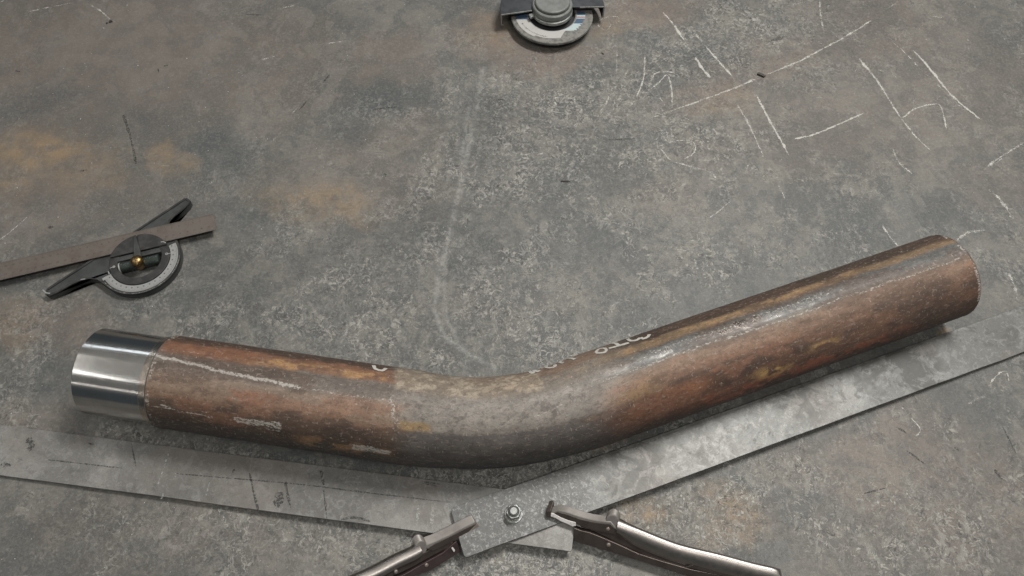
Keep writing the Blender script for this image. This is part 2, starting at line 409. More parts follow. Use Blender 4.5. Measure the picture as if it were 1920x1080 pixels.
# ------------------------------------------------------------------ table
x0, x1, y0, y1, st = -1.25, 1.35, -0.32, 1.62, .003
nx = int((x1 - x0) / st) + 1; ny = int((y1 - y0) / st) + 1
gx, gy = np.meshgrid(np.linspace(x0, x1, nx), np.linspace(y0, y1, ny))
def grid_mesh(name, V, nu, nv):
    me = bpy.data.meshes.new(name)
    idx = np.arange(nu * nv).reshape(nv, nu)
    q = np.stack([idx[:-1, :-1], idx[:-1, 1:], idx[1:, 1:], idx[1:, :-1]], -1).reshape(-1, 4)
    me.vertices.add(nu * nv); me.vertices.foreach_set('co', V.reshape(-1).astype(np.float32))
    me.loops.add(q.size); me.loops.foreach_set('vertex_index', q.reshape(-1).astype(np.int32))
    me.polygons.add(len(q)); me.polygons.foreach_set('loop_start', np.arange(0, q.size, 4, dtype=np.int32))
    me.polygons.foreach_set('use_smooth', np.ones(len(q), dtype=bool))
    me.update(calc_edges=True); me.validate()
    return me
def set_attr(me, name, arr):
    a = me.color_attributes.new(name=name, type='FLOAT_COLOR', domain='POINT')
    c = np.ones((arr.shape[0], 4), np.float32); c[:, :3] = arr
    a.data.foreach_set('color', c.reshape(-1))
zz = np.zeros_like(gx)
me = grid_mesh('table', np.stack([gx, gy, zz], -1), nx, ny)
px, py = to_px(gx.ravel(), gy.ravel(), 0.0)
px = px + 40 * fbm(gx.ravel() * 14, gy.ravel() * 14, 3, 5); py = py + 32 * fbm(gx.ravel() * 14, gy.ravel() * 14, 9, 5)
def blobs(lst, soft=.55):
    v = np.zeros_like(px)
    for (cx, cy, rx, ry, ang, amp) in lst:
        a = R(ang); dx = px - cx; dy = -(py - cy)
        u = (dx * math.cos(a) + dy * math.sin(a)) / rx; w = (-dx * math.sin(a) + dy * math.cos(a)) / ry
        r = np.sqrt(u * u + w * w)
        v = np.maximum(v, amp * sstep(1 + soft, 1 - soft, r))
    return v
brown = blobs([(150, 110, 360, 160, 0, .62), (480, 120, 160, 120, 10, .5), (20, 330, 200, 130, 0, .55), (1205, 25, 95, 34, 8, 1.0), (930, 75, 70, 40, 0, .8),
               (1030, 112, 95, 24, 5, 1.0), (1450, 110, 110, 40, 10, .7), (1340, 175, 90, 30, 15, .75), (1650, 60, 150, 90, 0, .45), (1800, 150, 140, 140, 0, .35), (1580, 230, 240, 90, 0, .4),
               (110, 620, 110, 50, 0, .65), (60, 800, 80, 50, 0, .4), (1650, 860, 240, 110, -20, .6), (1800, 950, 190, 130, 0, .6), (1560, 1000, 130, 90, 0, .4),
               (720, 100, 90, 50, 0, .6), (660, 340, 160, 70, 0, .4), (760, 250, 80, 40, 0, .35), (300, 1000, 300, 90, 0, .28), (1880, 350, 100, 60, 0, .3), (1300, 290, 50, 30, 0, .4), (1250, 370, 60, 30, 0, .35),
               (180, 380, 200, 40, 5, .35), (1400, 980, 140, 60, 0, .4)])
crust = blobs([(1050, 190, 190, 60, 0, .50), (1000, 300, 170, 90, 0, .42), (1240, 250, 160, 110, 0, .35), (1320, 70, 200, 45, 10, .45), (950, 560, 200, 120, 0, .30), (1050, 640, 160, 60, 0, .45),
               (950, 890, 230, 30, 8, .95), (1180, 860, 120, 20, 20, .8), (700, 1010, 260, 60, -5, .5), (960, 1060, 160, 40, 0, 1.0), (1250, 960, 130, 60, 10, .62), (1320, 1010, 120, 70, 0, .55), (430, 1010, 260, 60, 0, .30),
               (1480, 900, 120, 60, 0, .4), (700, 560, 240, 90, 20, .25), (620, 660, 220, 60, 0, .3), (1560, 430, 160, 60, 20, .2), (800, 350, 30, 22, 0, .6), (1700, 980, 240, 100, 0, .35), (450, 850, 300, 14, -8, .5), (1300, 440, 160, 80, 0, .25)])
dark = blobs([(420, 285, 55, 36, 0, .75), (70, 195, 90, 30, 15, .55), (715, 190, 60, 34, 10, .8), (880, 220, 60, 70, 80, .35), (990, 340, 160, 60, 0, .4), (1010, 470, 220, 50, 5, .45), (640, 560, 170, 60, 20, .3), (85, 690, 70, 50, 0, .55),
              (250, 250, 90, 60, 0, .35), (480, 400, 70, 50, 0, .5), (1540, 790, 150, 34, 20, .55), (1180, 1020, 60, 26, 0, .6), (1450, 1040, 100, 34, 0, .5), (1500, 960, 80, 40, 0, .5), (1280, 90, 120, 9, -5, .7), (1700, 420, 200, 60, 10, .35), (1850, 620, 80, 60, 0, .4),
              (360, 560, 120, 40, 0, .35), (1340, 560, 220, 60, 15, .45), (1870, 60, 60, 60, 0, .3), (660, 865, 200, 14, -8, .6), (560, 760, 60, 20, 0, .3)])
ochre = blobs([(70, 290, 85, 36, -5, .85), (130, 300, 110, 50, 0, .45), (30, 355, 50, 20, 0, .5), (315, 300, 36, 30, -20, .6), (365, 310, 26, 18, 0, .45), (600, 385, 105, 32, -10, .55), (650, 400, 50, 26, 0, .35), (1205, 948, 46, 26, 0, .75), (1375, 960, 70, 40, -30, .6), (1330, 1000, 30, 30, 0, .5), (1395, 985, 26, 50, 30, .55),
               (1148, 832, 30, 12, 12, 1.0), (1786, 626, 16, 9, 10, 1.3), (25, 610, 40, 50, 0, .35), (940, 60, 40, 26, 0, .35), (1130, 55, 40, 20, 0, .3), (1360, 190, 50, 20, 10, .3)], .6)
smooth_m = blobs([(250, 150, 420, 260, 0, 1.0), (620, 60, 300, 120, 0, .9), (150, 420, 200, 160, 0, .8), (1750, 250, 220, 200, 0, .6), (1820, 90, 180, 120, 0, .7), (560, 300, 160, 120, 0, .55), (1500, 400, 180, 60, 0, .4), (1120, 60, 120, 60, 0, .6)], .7)
# a pale pair of rails scuffed into the steel, curving down to the pipe
rail = np.zeros_like(px)
qx, qy = to_px(gx.ravel(), gy.ravel(), 0.0)
for line, wd, am in (([(905, 130), (893, 200), (868, 330), (842, 440), (822, 520), (815, 580), (832, 630), (880, 665), (930, 690)], 4.5, .5),
                     ([(880, 200), (868, 280), (855, 400), (836, 470), (832, 540), (838, 600), (860, 640)], 3, .45), ([(0, 600), (90, 560), (200, 470)], 1, .0)):
    for (ax, ay), (bx, by) in zip(line, line[1:]):
        dx, dy = bx - ax, by - ay; L = dx * dx + dy * dy
        tt = np.clip(((qx - ax) * dx + (qy - ay) * dy) / L, 0, 1)
        d = np.hypot(qx - ax - tt * dx, qy - ay - tt * dy)
        rail = np.maximum(rail, min(1, am * 1.7) * np.exp(-(d / wd) ** 2))
rail *= sstep(-.5, .15, fbm(gx.ravel() * 60, gy.ravel() * 60, 21, 4))
set_attr(me, 'stain', np.stack([brown, crust, dark], -1)); set_attr(me, 'stain_two', np.stack([ochre, rail, smooth_m], -1))
me.materials.append(M['table'])
table = link(bpy.data.objects.new('table_top', me)); table['kind'] = 'structure'

def strokes(name, lst, mat, zoff, parent, zfun=None, normal=Vector((0, 0, 1))):
    """each stroke: ([photo pixels], width in px, strength)"""
    for pts, wd, sg in lst:
        bm = bmesh.new(); lay = None
        p3 = smooth_poly([P(x, y, (zfun(x, y) if zfun else 0) + zoff) for x, y in pts], 7 if len(pts) > 2 else 1)
        if len(p3) == 2:
            n = max(3, int((p3[1] - p3[0]).length / .008)); p3 = [p3[0].lerp(p3[1], i / n) for i in range(n + 1)]
        ribbon(bm, p3, [normal] * len(p3), wd * 1.45 / 1500, .45)
        o = finish(name, bm, mat, parent)
        a = o.data.attributes.new('strength', 'FLOAT', 'POINT'); a.data.foreach_set('value', [sg] * len(o.data.vertices))
CH = [
 ([(1243, 23), (1262, 45), (1284, 77)], 5, 1.0), ([(1284, 77), (1297, 97)], 4, .5), ([(1303, 106), (1316, 127), (1332, 146)], 5.5, 1.1), ([(1295, 50), (1318, 81)], 5, .6), ([(1318, 81), (1345, 112), (1374, 144)], 5, 1.0), ([(1374, 144), (1381, 162)], 3, .5),
 ([(1212, 224), (1264, 206)], 3.5, .75), ([(1264, 206), (1334, 181), (1380, 164), (1417, 148)], 4.5, .9), ([(1436, 140), (1496, 116), (1538, 94), (1581, 71), (1635, 38)], 4.2, .9), ([(1663, 17), (1685, 2)], 4, .6),
 ([(1537, 0), (1538, 24), (1543, 52)], 4, .8), ([(1382, 196), (1407, 239), (1432, 295)], 4.5, .8), ([(1417, 177), (1446, 231), (1479, 291)], 5, 1.05), ([(1488, 261), (1527, 252), (1565, 236), (1619, 212)], 4.2, 1.1),
 ([(1611, 110), (1646, 154), (1689, 222)], 6, .95), ([(1689, 222), (1716, 255), (1745, 282)], 4.5, .9), ([(1692, 222), (1716, 204), (1754, 195), (1766, 204), (1775, 245)], 3.4, .95), ([(1712, 94), (1739, 123), (1773, 166), (1800, 193), (1839, 224)], 5, 1.1),
 ([(1673, 79), (1696, 98), (1727, 131)], 3.5, .65), ([(1727, 131), (1781, 181), (1816, 216)], 4, .45), ([(1673, 276), (1685, 304), (1710, 326)], 4, .7), ([(1690, 303), (1700, 325)], 3, .5), ([(1850, 314), (1885, 289), (1922, 266)], 5, .85), ([(1862, 306), (1880, 296)], 5, .6),
 ([(1851, 355), (1874, 372), (1899, 411)], 6, .75), ([(1459, 347), (1475, 378)], 5, .7), ([(1209, 104), (1207, 146), (1193, 183)], 3.4, .95), ([(1217, 160), (1230, 137), (1265, 135)], 3, .8), ([(1221, 166), (1235, 155), (1251, 141), (1259, 166), (1260, 202)], 3.2, .9), ([(1234, 177), (1247, 199)], 3, .8), ([(1237, 181), (1256, 180)], 2.5, .6),
 ([(1230, 262), (1240, 250), (1262, 249)], 3, .6), ([(1236, 274), (1268, 264), (1299, 266), (1302, 285), (1282, 299)], 3, .85), ([(1237, 276), (1257, 300), (1280, 308), (1334, 324), (1342, 340)], 3, .75), ([(1230, 262), (1240, 295), (1262, 312)], 2.6, .5), ([(1330, 409), (1350, 394), (1373, 374)], 2.4, .8), ([(1395, 330), (1404, 305)], 3, .5),
 ([(1739, 29), (1770, 33)], 4, .7), ([(1911, 101), (1925, 101)], 3, .8), ([(1653, 421), (1668, 443), (1684, 461)], 4, .85), ([(1793, 452), (1811, 438), (1846, 430)], 6, .7), ([(1891, 511), (1902, 538), (1907, 562)], 5, .75), ([(1880, 380), (1900, 411)], 5, .75),
 ([(1856, 720), (1873, 700), (1887, 697), (1892, 716)], 2.6, .9), ([(1688, 762), (1700, 770)], 2.6, .7), ([(1706, 781), (1725, 804), (1717, 820)], 2.8, .85), ([(1815, 758), (1830, 748), (1847, 744)], 4, .5),
 ([(53, 22), (95, 13), (137, 5)], 3.2, .75), ([(170, 10), (188, 20), (206, 36)], 3.2, .85), ([(190, 51), (197, 54)], 4, .6), ([(190, 3), (205, 0)], 4, .6), ([(250, 117), (275, 108), (298, 100)], 4, .5), ([(485, 113), (515, 106)], 3.6, .8), ([(517, 18), (560, 8)], 4, .6), ([(596, 2), (620, 27)], 2.4, .5), ([(612, 82), (642, 78)], 3, .8), ([(605, 117), (625, 115)], 3, .6), ([(120, 105), (150, 98)], 3, .45), ([(45, 166), (85, 162)], 3, .4), ([(0, 449), (25, 430), (52, 406)], 2.4, .8),
 ([(0, 5), (8, 0)], 4, .8), ([(1134, 57), (1122, 48), (1125, 38), (1140, 32), (1159, 32), (1160, 42)], 2.4, .7), ([(1138, 56), (1148, 44)], 2.2, .6), ([(1157, 92), (1156, 137)], 3, .75), ([(1178, 131), (1167, 150)], 3, .75), ([(1188, 108), (1180, 125)], 2.4, .5), ([(1132, 108), (1131, 129)], 3, .6), ([(1165, 114), (1182, 102)], 3, .5), ([(1038, 186), (1048, 180), (1066, 174)], 2.6, .85), ([(1037, 186), (1044, 199)], 3, .8), ([(1077, 176), (1078, 199)], 3, .7), ([(1025, 158), (1032, 172)], 3, .5),
 ([(1142, 179), (1136, 195), (1125, 209)], 4, .7), ([(1132, 129), (1142, 137)], 2.5, .5), ([(1092, 106), (1096, 117)], 2.5, .5), ([(1255, 103), (1262, 130)], 2.2, .4), ([(640, 118), (665, 96)], 2, .5), ([(960, 287), (1010, 290), (1040, 270)], 3, .5), ([(1085, 262), (1130, 255), (1185, 265)], 2.5, .45), ([(1200, 345), (1250, 344)], 3, .5), ([(1270, 372), (1300, 367)], 3, .6), ([(1690, 90), (1712, 85)], 2, .5), ([(1812, 60), (1818, 100)], 4, .4), ([(1715, 150), (1712, 220)], 2.5, .45),
 ([(1580, 250), (1606, 240)], 3, .3), ([(1640, 130), (1668, 136), (1692, 156)], 2.5, .45), ([(545, 215), (565, 195)], 2, .5), ([(500, 275), (533, 243)], 2, .5), ([(280, 297), (293, 283)], 2, .5), ([(1420, 255), (1452, 245)], 3, .4), ([(1500, 332), (1510, 345)], 3, .5), ([(1465, 400), (1475, 430), (1460, 460)], 4, .45), ([(850, 615), (892, 615)], 3, .4), ([(880, 665), (900, 672)], 3, .5), ([(1870, 346), (1896, 352)], 3, .5), ([(1492, 128), (1502, 127)], 3, .7),
]
strokes('chalk_line', CH, M['chalk'], .0004, table)
SC = [([(231, 216), (238, 235), (246, 262)], 4.5, 1), ([(246, 262), (251, 285), (255, 308)], 3.2, 1), ([(1050, 340), (1070, 340)], 4, 1), ([(930, 187), (945, 186)], 3, 1), ([(296, 128), (298, 136)], 3, 1), ([(307, 124), (315, 122)], 2.5, 1),
      ([(560, 207), (575, 190)], 2.5, 1), ([(605, 155), (618, 140)], 3, 1), ([(462, 27), (490, 28)], 3, 1), ([(150, 321), (163, 319)], 3, 1), ([(28, 133), (38, 134)], 3, 1), ([(722, 325), (723, 331)], 4, 1), ([(700, 205), (745, 200)], 2.5, .5), ([(1140, 262), (1190, 260)], 3, 1), ([(90, 427), (100, 424)], 6, 1), ([(1680, 800), (1700, 812)], 3, 1), ([(1865, 880), (1880, 900)], 4, 1), ([(1790, 838), (1800, 846)], 4, 1), ([(1445, 76), (1470, 70)], 7, .6), ([(1880, 800), (1905, 850)], 2.2, 1), ([(1700, 845), (1735, 870)], 3, 1), ([(1620, 925), (1660, 915)], 2, 1)]
strokes('score_mark', SC, M['score'], .0003, table)

# small shavings lying on the table
def chip(px_, label, a=0.008, b=.003, h=.002, rot=0, name='metal_chip'):
    c = P(*px_, 0); bm = bmesh.new()
    q = Matrix.Rotation(rot, 3, 'Z')
    pr = [(-a, -b * .8), (a * .8, -b), (a, b * .5), (a * .3, b), (-a * .9, b * .9)]
    prism(bm, [c + q @ Vector((x, y, .0005)) for x, y in pr], (0, 0, h))
    return tag(finish(name, bm, M['chip'], None, bevel=.0004), label, 'metal chip')
chip((1427, 142), 'dark oblong steel chip lying across the long chalk line right of the grinder', .0072, .0024, .003, R(-30))
chip((208, 41), 'small black crumb at the end of the chalk stroke in the upper left', .0028, .0026, .002, R(40), 'black_crumb')
chip((201, 44), 'tiny black sliver just left of the black crumb in the upper left', .0012, .002, .0015, 0, 'black_sliver')
chip((1060, 340), 'thin dark shaving lying flat in the middle of the bare steel above the pipe', .0065, .0014, .0012, R(-2), 'dark_shaving')
chip((1130, 101), 'short dark sliver lying below and right of the grinder', .0028, .001, .001, R(-50), 'dark_sliver')

# bare metal grit, uncountable, glints given as near-white colour
bm = bmesh.new()
for i in range(620):
    x, y = random.uniform(-20, 1940), random.uniform(0, 1090)
    c = P(x, y, 0); r = random.choice([.0004, .0005, .0006, .0009])
    vs = [bm.verts.new(c + Vector((random.uniform(.6, 1) * r * math.cos(k * 1.57 + i), random.uniform(.6, 1) * r * math.sin(k * 1.57 + i), r * .3))) for k in range(4)]
    tp = bm.verts.new(c + Vector((0, 0, r * 1.4)))
    for k in range(4): bm.faces.new([vs[k], vs[(k + 1) % 4], tp])
g = finish('metal_grit', bm, M['grit']); g['kind'] = 'stuff'; tag(g, 'bright specks of metal grit scattered over the steel table', 'grit')

# ------------------------------------------------------------------ the bent pipe
RP = .05715
def p2(x, y, z=RP): v = P(x, y, z); return np.array([v.x, v.y])
La, Lb = p2(350, 720), p2(690, 770.3); Ra, Rb = p2(1233, 706.6), p2(1650, 560.7)
dL = (Lb - La) / np.linalg.norm(Lb - La); dR = (Rb - Ra) / np.linalg.norm(Rb - Ra)
k = np.linalg.solve(np.stack([dL, -dR], 1), Ra - La)[0]; VX = La + dL * k
phi = math.acos(float(dL @ dR)); RB = .0115 / (1 / math.cos(phi / 2) - 1); TL = RB * math.tan(phi / 2)
def proj_len(o, d, pxy):   # distance along an arm of the point seen at a pixel
    return float((p2(*pxy) - o) @ d)
sL = proj_len(VX, dL, (320, 715)) + TL       # negative: rust edge, measured from the start of the bend
sEnd = proj_len(VX, dR, (1775, 520)) - TL
arc = RB * phi
nl = np.array([-dL[1], dL[0]])
CEN = VX - dL * TL + nl * RB
def path(s):
    """s = 0 at the start of the bend"""
    if s < 0: c = VX - dL * TL + dL * s; tdir = dL
    elif s > arc: c = VX + dR * TL + dR * (s - arc); tdir = dR
    else:
        a = s / RB; r = CEN + RB * (math.cos(a) * -nl + math.sin(a) * dL); c = r; tdir = math.cos(a) * dL + math.sin(a) * nl
    return c, tdir
pipe = thing('bent_pipe', 'rusty bent steel pipe with one bright machined end lying across the table', 'pipe', tuple(Vector((*VX, 0))))
org = np.array([VX[0], VX[1], 0])
NS, NP = 860, 232
ss = np.linspace(sL, arc + sEnd, NS); ph = np.linspace(-math.pi, math.pi, NP)
V = np.zeros((NP, NS, 3)); Xpx = np.zeros(NS)
def pipe_point(s, p, dr=0.0):
    c, td = path(s); nn = np.array([-td[1], td[0]])
    o = float(sstep(-.03, .04, np.array(s)) * sstep(arc + .03, arc - .04, np.array(s)))
    rw = RP * (1 - .062 * o) + dr; rv = RP * (1 + .02 * o) + dr
    return np.array([c[0] + nn[0] * rw * math.sin(p), c[1] + nn[1] * rw * math.sin(p), RP * (1 + .02 * o) + rv * math.cos(p)])
for i, s in enumerate(ss):
    c, td = path(s); nn = np.array([-td[1], td[0]])
    o = float(sstep(-.03, .04, np.array(s)) * sstep(arc + .03, arc - .04, np.array(s)))
    rw = RP * (1 - .062 * o); rv = RP * (1 + .02 * o)
    V[:, i, 0] = c[0] + nn[0] * rw * np.sin(ph); V[:, i, 1] = c[1] + nn[1] * rw * np.sin(ph); V[:, i, 2] = rv + rv * np.cos(ph)
    Xpx[i] = to_px(c[0], c[1], RP)[0]
# pitting relief
sg, pg = np.meshgrid(ss, ph * RP)
rel = fbm(sg * 120, pg * 120, 5, 4) * .00022 + fbm(sg * 12, pg * 12, 15, 3) * .0004
rel *= sstep(-math.pi, -math.pi + .3, ph)[:, None] * sstep(math.pi, math.pi - .3, ph)[:, None]
cx = np.stack([np.array([*path(s)[0], RP]) for s in ss])
nrm = V - cx[None]; nrm /= np.linalg.norm(nrm, axis=-1, keepdims=True)
V = V + nrm * rel[..., None]; V[..., 2] = np.maximum(V[..., 2], .0004)
me = grid_mesh('pipe_body', V - org, NS, NP)
uvl = me.uv_layers.new(name='UVMap')
uvv = np.stack([sg, pg], -1).reshape(-1, 2).astype(np.float32)
li = np.zeros(len(me.loops), np.int32); me.loops.foreach_get('vertex_index', li)
uvl.data.foreach_set('uv', uvv[li].reshape(-1))
# colour map of the pipe: X = photo column of the axis, w = place across the visible side (0 far, 1 near)
XX = to_px(V[..., 0], V[..., 1], V[..., 2])[0]
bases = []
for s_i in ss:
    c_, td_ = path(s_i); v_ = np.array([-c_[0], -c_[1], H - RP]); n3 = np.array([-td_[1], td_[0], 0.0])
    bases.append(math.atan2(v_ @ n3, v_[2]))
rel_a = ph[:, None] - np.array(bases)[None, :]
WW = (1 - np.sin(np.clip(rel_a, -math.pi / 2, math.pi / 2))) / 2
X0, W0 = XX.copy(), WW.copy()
w_lo = fbm(sg * 7, pg * 14, 31, 3); w_hi = fbm(sg * 55, pg * 120, 41, 5)
XX += 22 * fbm(sg * 30, pg * 60, 33, 5); WW += .030 * w_lo + .022 * w_hi
n_a = fbm(sg * 11, pg * 40, 51, 6); n_b = fbm(sg * 55, pg * 110, 61, 5); n_c = fbm(sg * 5, pg * 12, 71, 3); n_d = fbm(sg * 150, pg * 200, 81, 4)
n_s = fbm(sg * 14, pg * 220, 87, 5)
def C(*c): return np.array(c)[None, None, :]
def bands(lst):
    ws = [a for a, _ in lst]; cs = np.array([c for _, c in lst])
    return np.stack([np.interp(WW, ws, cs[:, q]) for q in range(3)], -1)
far_shade = (.045, .028, .020)  # near-black brown: the dim far edge put into the band colours
armL = bands([(0, far_shade), (.07, (.06, .036, .025)), (.085, (.15, .075, .045)), (.19, (.165, .092, .058)), (.215, (.125, .105, .090)), (.35, (.145, .122, .104)), (.40, (.19, .143, .110)), (.55, (.20, .140, .100)), (.66, (.155, .092, .060)), (.71, (.085, .058, .042)), (.86, (.075, .05, .037)), (.90, (.06, .048, .040)), (1, (.045, .040, .036))])
armR = bands([(0, far_shade), (.10, (.048, .032, .023)), (.125, (.13, .088, .050)), (.185, (.17, .112, .066)), (.21, (.100, .098, .092)), (.33, (.125, .123, .117)), (.37, (.165, .135, .108)), (.42, (.195, .130, .090)), (.56, (.180, .104, .068)), (.68, (.145, .074, .047)), (.80, (.11, .058, .038)), (.88, (.10, .056, .040)), (1, (.055, .036, .028))])
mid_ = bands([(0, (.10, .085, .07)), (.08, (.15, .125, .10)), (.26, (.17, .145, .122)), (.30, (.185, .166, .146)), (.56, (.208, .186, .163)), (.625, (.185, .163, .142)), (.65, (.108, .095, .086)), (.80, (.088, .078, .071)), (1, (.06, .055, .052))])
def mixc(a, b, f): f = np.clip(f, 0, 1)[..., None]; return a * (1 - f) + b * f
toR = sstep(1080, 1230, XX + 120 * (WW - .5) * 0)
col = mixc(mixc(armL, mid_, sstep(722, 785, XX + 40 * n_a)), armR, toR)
def lay(c, m):
    global col
    m = np.clip(m, 0, 1)[..., None]; col = col * (1 - m) + C(*c) * m
def box(xa, xb, wa, wb, sx=30, sw=.05):
    return sstep(xa - sx, xa + sx, XX) * sstep(xb + sx, xb - sx, XX) * sstep(wa - sw, wa + sw, WW) * sstep(wb + sw, wb - sw, WW)
def tg(f, a, b): return sstep(a, b, f)
arms = 1 - box(755, 1150, -.5, 1.5, 30)
# darker and redder drifts inside the rust
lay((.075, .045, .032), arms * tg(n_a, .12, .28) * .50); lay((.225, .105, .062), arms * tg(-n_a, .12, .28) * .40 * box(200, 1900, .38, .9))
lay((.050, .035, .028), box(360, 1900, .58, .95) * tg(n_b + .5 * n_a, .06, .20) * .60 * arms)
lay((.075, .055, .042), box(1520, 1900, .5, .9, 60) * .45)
# orange and ochre
lay((.30, .175, .080), box(470, 745, .12, .19, 50, .02) * tg(n_b + .22, 0, .3) * .85)
lay((.23, .095, .050), box(300, 480, .08, .18) * .45); lay((.25, .10, .055), box(420, 520, .48, .60, 30) * tg(n_b + .2, 0, .3) * .6)
lay((.26, .165, .085), box(1150, 1600, .12, .17, 30, .02) * tg(n_b + .15, 0, .25) * .8)
lay((.23, .14, .072), box(1080, 1230, .48, .66, 40, .05) * tg(n_a, -.3, .2) * .7); lay((.215, .092, .045), box(1180, 1330, .66, .95, 40) * tg(n_a, -.35, .15) * .65)
lay((.25, .088, .050), box(1300, 1700, .86, .96, 50, .03) * tg(n_b + .15, 0, .3) * .75)
lay((.34, .21, .085), box(1410, 1485, .79, .88, 16, .03) * tg(n_b + .2, 0, .25)); lay((.34, .21, .085), box(1515, 1565, .73, .80, 14, .03) * tg(n_b + .2, 0, .3) * .8)
lay((.29, .19, .09), box(745, 800, .56, .64, 10, .02) * .85); lay((.25, .145, .075), box(560, 720, .84, .93, 30, .03) * tg(n_b + .1, 0, .25) * .75)
lay((.165, .105, .075), box(870, 1130, -.2, .11, 24, .02) * .7)
gs = box(330, 1820, .21, .34, 40, .03) * arms
bend = box(755, 1100, .30, .64, 30, .04)
tan = box(742, 1010, .02, .25, 8, .02)
lay((.205, .165, .125), tan * .6); lay((.31, .262, .20), tan * tg(n_d + .15 * n_b, .02, .16) * .75); lay((.27, .21, .15), box(900, 1110, .13, .20, 40, .02) * tg(.4 * n_b + n_d, 0, .22) * .6)
lay((.07, .06, .055), bend * tg(n_d + n_b * .4, .28, .36) * .5)
# white crust channel, with painted highlight flecks, and worn-shine channel
cr = np.zeros((NP, NS))
def line(pts, wd, am, rag=1.0):
    global cr
    xs = [p[0] for p in pts]; ws = [p[1] for p in pts]
    wc = np.interp(X0, xs, ws) + .010 * rag * fbm(sg * 60, pg * 10, 91, 4)
    inside = (X0 > xs[0]) & (X0 < xs[-1])
    cr = np.maximum(cr, am * np.exp(-((W0 - wc) / wd) ** 2) * inside)
seam = [(282, .24), (330, .28), (400, .31), (470, .34), (560, .375), (640, .38), (740, .37)]
line(seam[:5], .030, 1.0, 2.2); line(seam[3:], .022, .72, 2); line([(560, .325), (740, .35)], .007, .55)
line([(1130, .36), (1250, .345), (1400, .365), (1600, .36), (1800, .375)], .020, .80, 2.2); line([(1230, .33), (1420, .35)], .012, .6)
line([(760, .33), (900, .345), (1010, .33), (1130, .27), (1250, .25)], .012, .45)
line([(284, .77), (330, .775), (400, .79)], .010, .95); line([(300, .755), (320, .76)], .02, .9); line([(380, .80), (460, .82), (540, .83)], .008, .7)
line([(900, .66), (1000, .63), (1080, .58)], .008, .6); line([(1060, .30), (1125, .20)], .006, .8); line([(1000, .40), (1120, .34)], .012, .6); line([(1000, .52), (1060, .46)], .01, .8)
line([(545, .60), (580, .60)], .005, .8); line([(540, .655), (600, .67), (640, .68)], .008, .6); line([(660, .60), (735, .64)], .005, .7); line([(600, .80), (650, .84)], .006, .7); line([(1250, .70), (1300, .69)], .006, .6)
for (xa, xb, wa, wb, am) in ((440, 540, .74, .82, .85), (660, 725, .84, .91, .95), (420, 560, .82, .90, .5), (560, 680, .74, .95, .35), (283, 300, .03, .30, .8), (282, 289, .0, 1.0, .75), (735, 748, .30, .60, .8), (1470, 1560, .56, .66, .35), (1370, 1560, .38, .45, .3), (1780, 1840, .35, .55, .45), (950, 1010, .36, .6, .35), (840, 900, .4, .62, .35), (1180, 1420, .52, .70, .25), (1530, 1650, .40, .48, .4)):
    cr = np.maximum(cr, am * box(xa, xb, wa, wb, 6, .02))
cr = np.maximum(cr, tan * .42); cr = np.maximum(cr, bend * .33)
cr = np.maximum(cr, box(1180, 1580, .22, .31, 50, .03) * .62); cr = np.maximum(cr, box(430, 760, .25, .36, 50, .03) * .25)  # pale flecks of the right arm's highlight painted into the crust channel
sh = np.maximum(gs, .0) * .9; sh = np.maximum(sh, box(1100, 1700, .17, .34, 60, .05)); sh = np.maximum(sh, bend * .45); sh = np.maximum(sh, .28)
n_e = fbm(sg * 60, pg * 130, 101, 5); n_f = fbm(sg * 110, pg * 150, 111, 5); n_g = fbm(sg * 10, pg * 45, 121, 6)
col *= (1.04 * np.clip(1 + .30 * n_e + .05 * n_s + .16 * n_f, .5, 1.6))[..., None]
cr = np.maximum(cr, tg(fbm(sg * 60, pg * 420, 131, 4), .39, .45) * .6 * arms)
cr = np.maximum(cr, (sg < sL + .005) * .7 * tg(n_b, -.3, .2)); cr = np.maximum(cr, (sg > arc + sEnd - .004) * .8 * tg(n_b, -.3, .2))
sh = np.maximum(sh, box(1200, 1560, .23, .33, 60, .02) * tg(n_b + n_f, -.2, .2) * 1.5)
sh = np.maximum(sh * np.clip(1 + .5 * n_g + .5 * n_f, .3, 1.2), .1)
set_attr(me, 'albedo', col.reshape(-1, 3)); set_attr(me, 'scale_map', np.stack([cr, sh, sh * 0], -1).reshape(-1, 3))
me.materials.append(M['pipe'])
link(bpy.data.objects.new('pipe_body', me), pipe)
# wall thickness, bore and bevelled rim at the right end
eR, tR = path(arc + sEnd); tR3 = Vector((*tR, 0)); eR3 = Vector((*eR, RP))
bm = bmesh.new(); lathe(bm, eR3, tR3, [(RP + .0001, -.0008), (RP - .0006, .0012), (RP - .0016, .0022), (RP - .0060, .0022), (RP - .0062, .0005), (RP - .0062, -.30)], 96)
finish('sawn_rim', bm, metal('sawn_rim_rust', (.085, .058, .045), .6, (.16, .13, .10), .5, 90, .3, .2), pipe, smooth=False, bevel=0)
